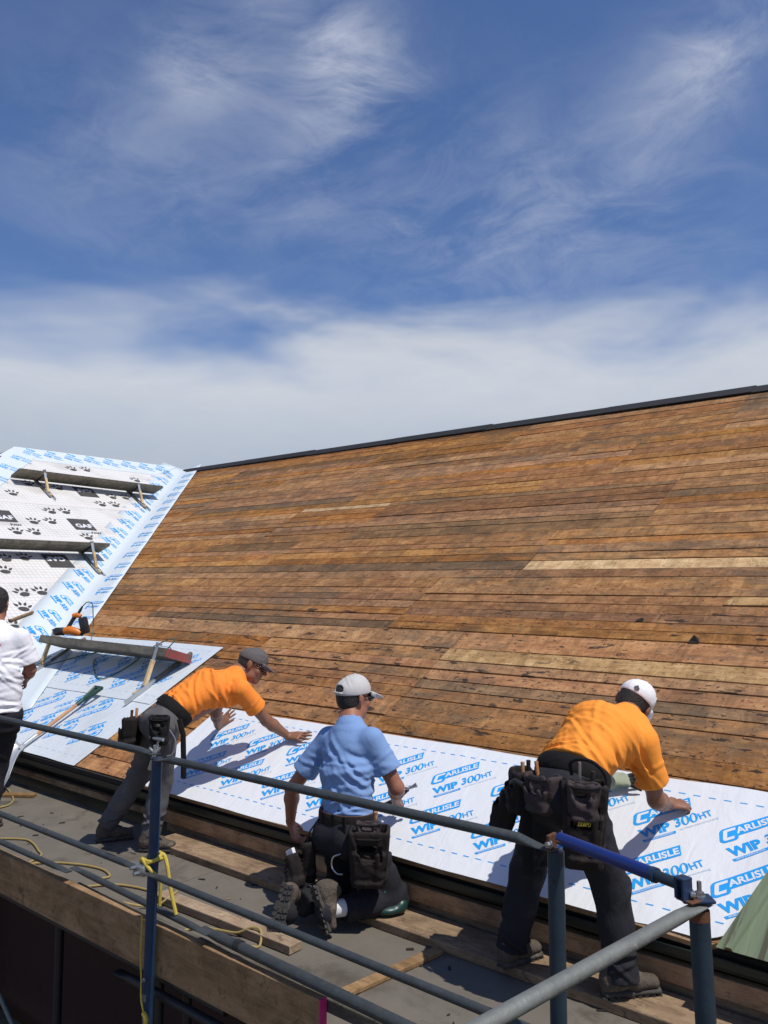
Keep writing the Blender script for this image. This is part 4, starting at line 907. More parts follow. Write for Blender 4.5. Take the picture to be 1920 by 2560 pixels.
def grow(prims, h):
    los, his = zip(*[p_bounds(p) for p in prims if p[0] in 'CTEB' and p[-1] == 'u']); pad = 0.02
    v = Vol(np.min(los, 0)-pad, np.max(his, 0)+pad, h)
    for p in prims:
        lo, hi = p_bounds(p); t = p[0]; k = p[-2] if t in 'CTEB' else 0
        sl, (X, Y, Z) = v.sub(lo-k-h*2, hi+k+h*2)
        if v.d[sl].size == 0: continue
        if t in 'CT':
            a, b = V3(p[1]), V3(p[2]); ba = b-a; L2 = float(ba@ba)+1e-9
            px, py, pz = X-a[0], Y-a[1], Z-a[2]; ax = (px*ba[0]+py*ba[1]+pz*ba[2])/L2; tt = np.clip(ax, 0, 1)
            qx, qy, qz = px-tt*ba[0], py-tt*ba[1], pz-tt*ba[2]
            if t == 'C': d = np.sqrt(qx*qx+qy*qy+qz*qz)-(p[3]+(p[4]-p[3])*tt)
            else:
                wv = ba/math.sqrt(L2); sv = V3(p[5]); sv = sv-wv*(sv@wv); sv /= np.linalg.norm(sv); dv = np.cross(wv, sv)
                r1 = p[3][0]+(p[4][0]-p[3][0])*tt; r2 = p[3][1]+(p[4][1]-p[3][1])*tt
                u1 = qx*sv[0]+qy*sv[1]+qz*sv[2]; u2 = qx*dv[0]+qy*dv[1]+qz*dv[2]; ex = (ax-tt)*math.sqrt(L2); r3 = np.minimum(r1, r2)*0.6
                k0 = np.sqrt((u1/r1)**2+(u2/r2)**2+(ex/r3)**2)+1e-6; k1 = np.sqrt((u1/r1**2)**2+(u2/r2**2)**2+(ex/r3**2)**2)+1e-6; d = k0*(k0-1)/k1
        elif t == 'E':
            c = V3(p[1]); Fm = np.asarray(p[2], np.float32); r = p[3]; px, py, pz = X-c[0], Y-c[1], Z-c[2]
            u = [(px*Fm[0][i]+py*Fm[1][i]+pz*Fm[2][i]) for i in range(3)]
            k0 = np.sqrt(sum((u[i]/r[i])**2 for i in range(3)))+1e-6; k1 = np.sqrt(sum((u[i]/r[i]**2)**2 for i in range(3)))+1e-6; d = k0*(k0-1)/k1
        elif t == 'B':       # rounded box; taper p[5] widens axis 0/1 along axis 2
            c = V3(p[1]); Fm = np.asarray(p[2], np.float32); hs = p[3]; r = p[4]; px, py, pz = X-c[0], Y-c[1], Z-c[2]
            u = [(px*Fm[0][i]+py*Fm[1][i]+pz*Fm[2][i]) for i in range(3)]; tp = 1+p[5]*u[2]/hs[2]
            q = [np.abs(u[0])-hs[0]*tp+r, np.abs(u[1])-hs[1]*tp+r, np.abs(u[2])-hs[2]+r]
            d = np.sqrt(sum(np.maximum(a, 0)**2 for a in q))+np.minimum(np.maximum(np.maximum(q[0], q[1]), q[2]), 0)-r
        elif t == 'P':       # local flat cut: ('P', point, normal, radius)
            c = V3(p[1]); nn = unit(p[2]).astype(np.float32); px, py, pz = X-c[0], Y-c[1], Z-c[2]
            pd = px*nn[0]+py*nn[1]+pz*nn[2]; ins = (px*px+py*py+pz*pz) < p[3]**2
            cur = v.d[sl]; v.d[sl] = np.where(ins, np.maximum(cur, pd), cur); continue
        elif t == 'F':       # cloth fold: ('F', centre, across, wavelength, radius, amp, phase, bend)
            c = V3(p[1]); gdir = unit(p[2]).astype(np.float32); px, py, pz = X-c[0], Y-c[1], Z-c[2]; rr_ = px*px+py*py+pz*pz
            gd = px*gdir[0]+py*gdir[1]+pz*gdir[2]; o1 = unit(np.cross(gdir, [0.3, 0.2, 0.93])).astype(np.float32)
            ob = px*o1[0]+py*o1[1]+pz*o1[2]; sh_ = gd+p[7]*0.012*np.sin(ob*14+p[6]*2)
            sg = 0.17*p[3]; q_ = sh_/sg; wv_ = -np.exp(-q_*q_)+0.75*np.exp(-(q_-1.5)**2)+0.35*np.exp(-((q_+1.9)/1.3)**2)
            wt = np.exp(-np.maximum(rr_-gd*gd, 0)/(p[4]**2))
            v.d[sl] += (p[5]*wv_*wt).astype(np.float32); continue
        v.comb(sl, d.astype(np.float32), k, p[-1])
    return v
def surface(v):
    d, h = v.d, v.h; s = d < 0; n = d.shape
    c = np.zeros([k-1 for k in n], np.int8)
    for i in (0, 1):
        for j in (0, 1):
            for k in (0, 1): c += s[i:n[0]-1+i, j:n[1]-1+j, k:n[2]-1+k]
    act = np.argwhere((c > 0) & (c < 8)); idx = np.full(c.shape, -1, np.int32); idx[tuple(act.T)] = np.arange(len(act))
    acc = np.zeros((len(act), 3)); cnt = np.zeros(len(act)); cor = [(i, j, k) for i in (0, 1) for j in (0, 1) for k in (0, 1)]
    val = {o: d[act[:, 0]+o[0], act[:, 1]+o[1], act[:, 2]+o[2]].astype(np.float64) for o in cor}
    for a in cor:
        for ax in range(3):
            if a[ax]: continue
            b = list(a); b[ax] = 1; b = tuple(b); va, vb = val[a], val[b]; m = (va < 0) != (vb < 0)
            t = np.where(m, va/np.where(m, va-vb, 1), 0); pt = np.tile(np.array(a, float), (len(act), 1)); pt[:, ax] += t
            acc[m] += pt[m]; cnt[m] += 1
    verts = v.lo+(act+acc/cnt[:, None])*h; faces = []
    for ax in range(3):
        o1, o2 = [(1, 2), (2, 0), (0, 1)][ax]
        sa = np.take(s, range(0, n[ax]-1), ax); sb = np.take(s, range(1, n[ax]), ax); e = np.argwhere(sa != sb)
        e = e[(e[:, o1] > 0) & (e[:, o2] > 0) & (e[:, o1] < n[o1]-1) & (e[:, o2] < n[o2]-1)]
        def at(da, db): q = e.copy(); q[:, o1] -= da; q[:, o2] -= db; return idx[q[:, 0], q[:, 1], q[:, 2]]
        q = np.stack([at(1, 1), at(0, 1), at(0, 0), at(1, 0)], 1); fl = sb[tuple(e.T)]; q[fl] = q[fl][:, ::-1]; faces.append(q)
    f = np.concatenate(faces); f = f[(f >= 0).all(1)]
    return verts, f
def solid(name, prims, h, mats, parent, relax=1, matfn=None):
    verts, f = surface(grow(prims, h))
    if relax:      # soften stair steps
        nv = len(verts)
        for _ in range(relax):
            acc = np.zeros_like(verts); cn = np.zeros(nv)
            for a in range(4):
                i, j = f[:, a], f[:, (a+1) % 4]; np.add.at(acc, i, verts[j]); np.add.at(cn, i, 1); np.add.at(acc, j, verts[i]); np.add.at(cn, j, 1)
            verts = 0.5*verts+0.5*acc/np.maximum(cn, 1)[:, None]
    off = np.array(parent_loc(parent)) if parent is not None else np.zeros(3)
    me = bpy.data.meshes.new(name); vv = (verts-off).astype(np.float32)
    me.vertices.add(len(vv)); me.vertices.foreach_set('co', vv.ravel()); me.loops.add(f.size); me.loops.foreach_set('vertex_index', f.astype(np.int32).ravel())
    me.polygons.add(len(f)); me.polygons.foreach_set('loop_start', (np.arange(len(f))*4).astype(np.int32))
    me.update(calc_edges=True); me.validate()
    if not isinstance(mats, (list, tuple)): mats = [mats]
    for m in mats: me.materials.append(m)
    if matfn is not None:
        cen = verts[f].mean(1); me.polygons.foreach_set('material_index', matfn(cen).astype(np.int32))
    me.polygons.foreach_set('use_smooth', np.ones(len(f), bool)); me.update()
    return link(bpy.data.objects.new(name, me), parent)
def lerp(a, b, t): return np.asarray(a, float)*(1-t)+np.asarray(b, float)*t
def head_frame(f, up):
    f = unit(f); up = np.asarray(up, float); u = unit(up-f*(up@f)); s = np.cross(f, u)   # s points to the person's right
    return np.stack([f, s, u], 1)
def hpt(c, Fm, f, s, u): return np.asarray(c, float)+Fm[:, 0]*f+Fm[:, 1]*s+Fm[:, 2]*u
def head_prims(c, Fm):
    q = lambda f, s, u: hpt(c, Fm, f, s, u)
    L = [('E', q(-0.012, 0, 0.030), Fm, (0.098, 0.077, 0.088), 0, 'u'), ('E', q(0.030, 0, -0.040), Fm, (0.066, 0.060, 0.078), 0.03, 'u'),
         ('C', q(0.020, -0.040, -0.075), q(0.020, 0.040, -0.075), 0.028, 0.028, 0.03, 'u'), ('C', q(0.062, -0.012, -0.100), q(0.062, 0.012, -0.100), 0.021, 0.021, 0.02, 'u'),
         ('C', q(0.078, -0.030, 0.020), q(0.078, 0.030, 0.020), 0.013, 0.013, 0.012, 'u'), ('C', q(0.092, 0, 0.008), q(0.112, 0, -0.030), 0.008, 0.0125, 0.008, 'u'),
         ('C', q(0.100, -0.012, -0.034), q(0.100, 0.012, -0.034), 0.008, 0.008, 0.006, 'u'), ('C', q(0.083, -0.018, -0.062), q(0.083, 0.018, -0.062), 0.0085, 0.0085, 0.006, 'u'), ('C', q(0.079, -0.015, -0.074), q(0.079, 0.015, -0.074), 0.009, 0.009, 0.005, 'u'),
         ('C', q(0.060, -0.042, -0.022), q(0.060, -0.048, -0.030), 0.018, 0.018, 0.02, 'u'), ('C', q(0.060, 0.042, -0.022), q(0.060, 0.048, -0.030), 0.018, 0.018, 0.02, 'u')]
    for s in (-1, 1):
        L += [('E', q(-0.010, s*0.081, -0.004), Fm, (0.019, 0.008, 0.032), 0.006, 'u'), ('C', q(-0.020, s*0.086, 0.020), q(-0.024, s*0.088, -0.010), 0.006, 0.006, 0.006, 'u'), ('E', q(0.084, s*0.031, 0.002), Fm, (0.010, 0.014, 0.009), 0.006, 's')]
    return L
def hand_prims(wr, d, nrm, thumb, curl=(0.3, 0.35, 0.4, 0.45), splay=0.18, sc=1.0, tang=0.8, tlen=1.0):
    d, nrm = unit(d), np.asarray(nrm, float); nrm = unit(nrm-d*(nrm@d)); s = np.cross(d, nrm); s = s if (s@np.asarray(thumb, float)) > 0 else -s
    w_ = np.asarray(wr, float); L = [('T', w_-d*0.01, w_+d*0.085*sc, (0.029*sc, 0.020*sc), (0.041*sc, 0.014*sc), s, 0.012, 'u')]
    for i, ln in enumerate((0.074, 0.082, 0.076, 0.060)):
        o = (1.45-i)*0.0205*sc; b = w_+d*(0.085-(0.012 if i == 3 else 0.004 if i == 0 else 0))*sc+s*o; a = curl[i]*0.45; sp = (1.45-i)*splay*0.55
        r0 = (0.0098, 0.010, 0.0096, 0.0085)[i]*sc; th = a; p0 = b
        for fr, rr0, rr1 in ((0.44, 1, 0.94), (0.31, 0.94, 0.86), (0.25, 0.86, 0.74)):
            dr = unit(d*math.cos(th)-nrm*math.sin(th)+s*sp); p1_ = p0+dr*ln*fr*sc; L.append(('C', p0, p1_, r0*rr0, r0*rr1, 0.004, 'u')); p0 = p1_; th += curl[i]
    b = w_+d*0.020*sc+s*0.026*sc; m1 = b+unit(d*math.cos(tang)+s*math.sin(tang)-nrm*0.25)*0.042*sc*tlen; m2 = m1+unit(d*math.cos(tang*0.5)+s*math.sin(tang*0.5)-nrm*0.3)*0.034*sc*tlen
    L += [('C', b, m1, 0.0150*sc, 0.0115*sc, 0.014, 'u'), ('C', m1, m2, 0.0112*sc, 0.0088*sc, 0.004, 'u')]
    return L
def arm_prims(sh, el, wr, k=1.0):
    m = lerp(sh, el, 0.45); e2 = lerp(el, wr, 0.28)
    return [('C', sh, m, 0.050*k, 0.047*k, 0.02, 'u'), ('C', m, el, 0.047*k, 0.039*k, 0.02, 'u'), ('C', el, e2, 0.040*k, 0.042*k, 0.02, 'u'), ('C', e2, wr, 0.042*k, 0.0265*k, 0.02, 'u')]

def fabric(name, col, var=0.10, bump=0.22, sheen=0.0, scale=5.0, dirt=None, rough=0.85):
    m = bpy.data.materials.new(name); m.use_nodes = True; t = NT(m.node_tree); co = t.n('ShaderNodeTexCoord').outputs['Object']
    n1 = t.noise(co, scale, 5, 0.6, 0.4); n2 = t.noise(t.n('ShaderNodeMapping', {0: co, 2: (0.4, 0.3, 0.6), 3: (1.0, 2.2, 0.8)}).outputs[0], scale*1.9, 3, 0.5, 1.8); n3 = t.noise(co, 420.0, 2, 0.5)
    c = t.mix(n1, tuple(x*(1-var) for x in col), tuple(min(1, x*(1+var)) for x in col))
    if dirt: c = t.mix(t.math('MULTIPLY', t.step(t.noise(co, dirt[1], 6, 0.65, 0.5), dirt[2], dirt[2]+0.2), dirt[3]), c, dirt[0])
    p = t.n('ShaderNodeBsdfPrincipled', {'Base Color': c, 'Roughness': rough}); p.inputs['Specular IOR Level'].default_value = 0.15; p.inputs['Sheen Weight'].default_value = sheen; p.inputs['Sheen Roughness'].default_value = 0.5
    hgt = t.math('ADD', t.math('ADD', t.math('MULTIPLY', n1, 0.9), t.math('MULTIPLY', n2, 0.55)), t.math('MULTIPLY', n3, 0.05))
    b = t.n('ShaderNodeBump', {'Strength': bump, 'Distance': 0.03, 'Height': hgt}); t.t.links.new(b.outputs[0], p.inputs['Normal'])
    t.t.links.new(p.outputs[0], t.n('ShaderNodeOutputMaterial').inputs[0]); return m
M['skin'] = principled('tanned_skin', (0.235, 0.105, 0.060), 0.5, 0, var=0.18, vscale=25, bump=0.15, bscale=140, spec=0.4, sss=0.08)
M['skin2'] = principled('reddish_tanned_skin', (0.30, 0.125, 0.075), 0.5, 0, var=0.18, vscale=25, bump=0.15, bscale=140, spec=0.4, sss=0.08)
M['hair'] = principled('dark_hair', (0.018, 0.015, 0.014), 0.55, 0, var=0.4, vscale=60, bump=0.8, bscale=160)
M['tee1'] = fabric('orange_tee', (0.90, 0.255, 0.04)); M['tee2'] = fabric('amber_orange_tee', (0.90, 0.305, 0.045))
M['polo'] = fabric('light_blue_polo', (0.195, 0.31, 0.55), var=0.08); M['whitetee'] = fabric('white_tee', (0.74, 0.74, 0.78), bump=0.3)
M['pants1'] = fabric('grey_work_trousers', (0.100, 0.096, 0.098), var=0.25, bump=0.3, dirt=((0.18, 0.165, 0.15), 6, 0.52, 0.6))
M['pants2'] = fabric('black_work_trousers', (0.021, 0.021, 0.0255), var=0.25, bump=0.3, dirt=((0.055, 0.052, 0.052), 6, 0.53, 0.7))
M['pants3'] = fabric('charcoal_trousers', (0.022, 0.022, 0.027), var=0.25, bump=0.3, dirt=((0.075, 0.07, 0.068), 5, 0.55, 0.6))
M['nylon'] = fabric('dark_brown_pouch_nylon', (0.020, 0.0155, 0.0145), var=0.35, bump=0.4, dirt=((0.05, 0.04, 0.036), 14, 0.55, 0.6), rough=0.7)
M['nylon2'] = fabric('faded_plum_pouch_nylon', (0.050, 0.037, 0.038), var=0.3, bump=0.35, rough=0.7)
M['webbing'] = fabric('black_webbing', (0.014, 0.013, 0.013), bump=0.3)
M['capgrey'] = fabric('grey_cap', (0.115, 0.105, 0.105), bump=0.25); M['capbeige'] = fabric('beige_cap', (0.50, 0.485, 0.475), bump=0.2); M['capwhite'] = fabric('white_cap', (0.76, 0.75, 0.77), bump=0.2)
M['glass'] = principled('dark_lens', (0.008, 0.008, 0.009), 0.12, 0, var=0.0)
M['shoe'] = fabric('scuffed_boot_leather', (0.095, 0.078, 0.062), var=0.35, bump=0.6, scale=16, dirt=((0.20, 0.17, 0.13), 12, 0.52, 0.7)); M['sole'] = principled('boot_rubber', (0.05, 0.045, 0.04), 0.8, 0, var=0.4, vscale=22, bump=0.5, bscale=70, dirt=((0.17, 0.14, 0.11), 16, 0.55, 0.6))
M['sock'] = fabric('white_sock', (0.66, 0.65, 0.64)); M['glove'] = fabric('grey_green_glove', (0.30, 0.33, 0.24)); M['gloveblack'] = fabric('black_glove_fingers', (0.02, 0.022, 0.02))
M['teal'] = principled('teal_kneepad_plastic', (0.008, 0.04, 0.034), 0.4, 0, var=0.2); M['tealstrap'] = principled('teal_strap', (0.06, 0.24, 0.24), 0.6, 0, var=0.2); M['leather'] = principled('brown_leather', (0.09, 0.035, 0.02), 0.6, 0, var=0.2)
M['redmark'] = principled('red_print', (0.65, 0.10, 0.07), 0.7, 0, var=0.1); M['yellowmark'] = principled('yellow_print', (0.60, 0.45, 0.05), 0.7, 0, var=0.1); M['greymark'] = principled('grey_badge', (0.10, 0.09, 0.09), 0.7, 0, var=0.2)

def cap(par, c, Fm, mat, brim=1.0, back_open=False, tilt=-0.06, lift=0.0):
    q = lambda f, s, u: hpt(c, Fm, f, s, u); zc = 0.036+lift
    L = [('E', q(-0.012, 0, zc), Fm, (0.108, 0.0885, 0.080), 0, 'u'), ('E', q(0.012, 0, zc+0.020), Fm, (0.078, 0.074, 0.074), 0.03, 'u'), ('P', q(0, 0, zc-0.012), -(Fm[:, 2]+Fm[:, 0]*(-tilt)), 0.4)]
    for i in range(7): a_ = i*2.1+c[0]*9; L.insert(2, ('F', q(0.07*math.cos(a_), 0.06*math.sin(a_), zc+0.05), Fm[:, 0]*math.cos(a_*1.3)+Fm[:, 1]*math.sin(a_*1.3)+Fm[:, 2]*0.5, 0.04, 0.05, 0.0035, a_, 1.0))
    if back_open: L += [('E', q(-0.115, 0, zc+0.012), Fm, (0.04, 0.036, 0.024), 0.004, 's'), ('C', q(-0.118, -0.03, zc-0.008), q(-0.118, 0.03, zc-0.008), 0.006, 0.006, 0.004, 'u')]
    L += [('E', q(-0.012, 0, zc-0.03), Fm, (0.100, 0.080, 0.085), 0.004, 's')] if not back_open else []
    o = solid('cap', L, 0.0042, mat, par)
    if brim:
        Fb = head_frame(Fm[:, 0]*0.95-Fm[:, 2]*0.32, Fm[:, 2])
        L = [('E', q(0.112, 0, zc-0.012), Fb, (0.094, 0.080, 0.0075), 0, 'u'), ('E', q(-0.012, 0, zc+0.0), Fm, (0.104, 0.084, 0.11), 0.004, 's')]
        # curve the peak down at both sides
        L += [('C', q(0.08, -0.068, zc-0.018), q(0.13, -0.058, zc-0.036), 0.008, 0.006, 0.02, 'u'), ('C', q(0.08, 0.068, zc-0.018), q(0.13, 0.058, zc-0.036), 0.008, 0.006, 0.02, 'u')]
        solid('peak', L, 0.0042, mat, o)
    solid('button', [('E', q(0.0, 0, zc+0.094), Fm, (0.009, 0.009, 0.006), 0, 'u')], 0.003, mat, o)
    return o
def glasses(par, c, Fm):
    q = lambda f, s, u: hpt(c, Fm, f, s, u); L = []
    for s in (-1, 1): L += [('E', q(0.097, s*0.034, 0.000), Fm, (0.012, 0.029, 0.021), 0, 'u'), ('E', q(0.080, s*0.062, 0.004), Fm, (0.022, 0.010, 0.014), 0.008, 'u'), ('C', q(0.076, s*0.068, 0.008), q(-0.02, s*0.083, 0.012), 0.0038, 0.0034, 0.002, 'u')]
    L += [('C', q(0.104, -0.01, 0.008), q(0.104, 0.01, 0.008), 0.005, 0.005, 0.003, 'u')]
    return solid('sunglasses', L, 0.0035, M['glass'], par)
def hair(par, c, Fm, mat, full=False):
    q = lambda f, s, u: hpt(c, Fm, f, s, u)
    if full: L = [('E', q(-0.018, 0, 0.036), Fm, (0.108, 0.088, 0.098), 0, 'u'), ('E', q(-0.045, 0, -0.030), Fm, (0.062, 0.070, 0.060), 0.03, 'u'), ('P', q(0.045, 0, 0.0), Fm[:, 0]-Fm[:, 2]*0.5, 0.3)]
    else: L = [('E', q(-0.016, 0, 0.026), Fm, (0.100, 0.0805, 0.088), 0, 'u'), ('E', q(-0.040, 0, -0.030), Fm, (0.058, 0.062, 0.050), 0.03, 'u'), ('P', q(0.000, 0, 0.0), Fm[:, 0]-Fm[:, 2]*0.6, 0.3)]
    for i in range(10 if full else 4):
        a = i*2.4; L.append(('F', q(-0.07*abs(math.cos(a)), 0.08*math.sin(a), 0.03+0.06*math.cos(a*1.7)), (math.cos(a), math.sin(a*1.3), math.sin(a)), 0.024 if full else 0.016, 0.07, 0.0045 if full else 0.0015, a, 1.0))
    return solid('hair', L, 0.0045, mat, par)
def shoe(par, heel, toe, up, mat=None, sock=False, lugs=False, side=1):
    """boot from heel point to toe point (on the sole), up = away from the sole"""
    heel, toe = np.asarray(heel, float), np.asarray(toe, float); d = unit(toe-heel); up = np.asarray(up, float); u = unit(up-d*(up@d)); s = np.cross(d, u); Ln = np.linalg.norm(toe-heel)
    Fm = np.stack([d, s, u], 1); q = lambda a, b, c: heel+d*a*Ln+s*b+u*c
    L = [('T', q(0.10, 0, 0.05), q(0.55, 0, 0.048), (0.034, 0.042), (0.040, 0.038), s, 0, 'u'), ('T', q(0.55, 0, 0.044), q(0.86, 0, 0.036), (0.042, 0.036), (0.040, 0.026), s, 0.03, 'u'),
         ('C', q(0.20, 0, 0.06), q(0.24, 0, 0.115), 0.042, 0.041, 0.03, 'u'), ('C', q(0.45, 0, 0.075), q(0.30, 0, 0.11), 0.026, 0.024, 0.02, 'u'), ('P', q(0.5, 0, 0.016), -u, 0.35), ('P', q(0.24, 0, 0.130), u*1.0-d*0.2, 0.2)]
    for i in range(4): L.append(('F', q(0.62+0.05*i, 0, 0.07), d, 0.025, 0.03, 0.0018, i, 0.5))
    o = solid('boot', L, 0.0055, mat or M['shoe'], par)
    L = [('T', q(0.08, 0, 0.006), q(0.42, 0, 0.006), (0.037, 0.016), (0.034, 0.016), s, 0, 'u'), ('T', q(0.42, 0, 0.006), q(0.90, 0, 0.008), (0.036, 0.016), (0.043, 0.016), s, 0.03, 'u'), ('P', q(0.5, 0, 0.022), u, 0.4), ('P', q(0.5, 0, -0.004), -u, 0.4)]
    so_ = solid('sole', L, 0.005, M['sole'], o)
    m = MB()
    for i in range(9):
        a = 0.06+0.105*i
        if 0.36 < a < 0.46: continue
        w_ = 0.034 if a < 0.4 else 0.040
        for b in (-1, 0, 1):
            m.box(Vector(q(a+(0.02 if b == 0 else 0), b*w_*0.64, -0.006)), (Ln*0.066, w_*0.52, 0.008), Matrix([list(r_) for r_ in Fm]) @ Matrix.Rotation(0.35*b, 3, 'Z'))
    tag(m.build('tread', M['sole'], o), kind='stuff')
    lm = MB()
    for i in range(5):
        a = 0.34+0.07*i; hz_ = 0.098-0.0085*i
        lm.sweep([Vector(q(a, -0.022, hz_-0.004)), Vector(q(a+0.01, 0, hz_+0.006)), Vector(q(a+0.03, 0.022, hz_-0.008))], 0.0028, seg=6)
    tag(lm.build('lace', M['webbing'], o), kind='stuff')
    return o
def pouch(par, c, out, size, mat, tools=0, lean=(0, 0, 1), band=None):
    """open-topped tool pouch hanging at c; out = direction away from the body"""
    z = unit(lean); o_ = np.asarray(out, float); o_ = unit(o_-z*(o_@z)); s = np.cross(z, o_); Fm = np.stack([s, o_, z], 1); w_, dp, hh = size; c = np.asarray(c, float)
    L = [('B', c, Fm, (w_/2, dp/2, hh/2), 0.024, 0.10, 0, 'u'), ('B', c+o_*dp*0.42-z*hh*0.14, Fm, (w_*0.40, dp*0.30, hh*0.30), 0.014, 0.12, 0.008, 'u'),
         ('B', c+z*hh*0.38+o_*0.004, Fm, (w_/2-0.016, dp/2-0.014, hh*0.26), 0.008, 0.1, 0.003, 's'), ('B', c+o_*dp*0.55+z*hh*0.12, Fm, (w_*0.32, dp*0.16, hh*0.12), 0.006, 0.0, 0.003, 's'),
         ('F', c+o_*dp*0.5-z*hh*0.3, z, 0.07, w_*0.6, 0.007, 1.0, 1.5), ('F', c+o_*dp*0.5+s*w_*0.3, s, 0.08, w_*0.6, 0.007, 0.3, 1.2), ('F', c-o_*dp*0.1-z*hh*0.2+s*w_*0.4, z+s*0.6, 0.08, w_*0.6, 0.008, 0.3, 1.6), ('F', c+o_*dp*0.3+z*hh*0.3-s*w_*0.3, s+z*0.5, 0.06, w_*0.5, 0.006, 0.3, 1.6)]
    p = solid('tool_pouch', L, 0.0058, mat, par)
    tm = MB(); q = lambda a, b, e: Vector(c+s*a+o_*b+z*e)
    tm.sweep([q(-w_*0.5, dp*0.36, hh*0.40), q(-w_*0.25, dp*0.54, hh*0.36), q(w_*0.25, dp*0.54, hh*0.36), q(w_*0.5, dp*0.36, hh*0.40)], [(0.007, 0.004)]*4, seg=8)
    tm.build('pouch_trim', M['webbing'], p, smooth=True)
    rt = random.Random(int(abs(c[0])*1000)+tools)
    for i in range(tools):
        a, b = rt.uniform(-0.35, 0.35)*w_, rt.uniform(-0.25, 0.25)*dp; l = rt.uniform(0.03, 0.075)
        MB().sweep([q(a, b, hh*0.2), q(a+rt.uniform(-0.015, 0.015), b, hh*0.5+l)], [0.008, rt.uniform(0.006, 0.011)], seg=10).build('tool_handle', rt.choice([M['blacksteel'], M['steel'], M['handle'], M['leather']]), p, smooth=True)
    return p
def belt(par, c, axis, side, r, mat, h=0.045, ang=(0, 2*math.pi)):
    ax = unit(axis); s = np.asarray(side, float); s = unit(s-ax*(s@ax)); f = np.cross(ax, s); n = 40; pts = []; c = np.asarray(c, float)
    pts = [Vector(c+s*r[0]*math.cos(a)+f*r[1]*math.sin(a)) for a in [ang[0]+(ang[1]-ang[0])*i/n for i in range(n+1)]]
    o = MB().sweep(pts, [(h/2, 0.006)]*(n+1) if False else [(0.007, h/2)]*(n+1), seg=8, up=Vector(ax)).build('tool_belt', mat, par, smooth=True); return o

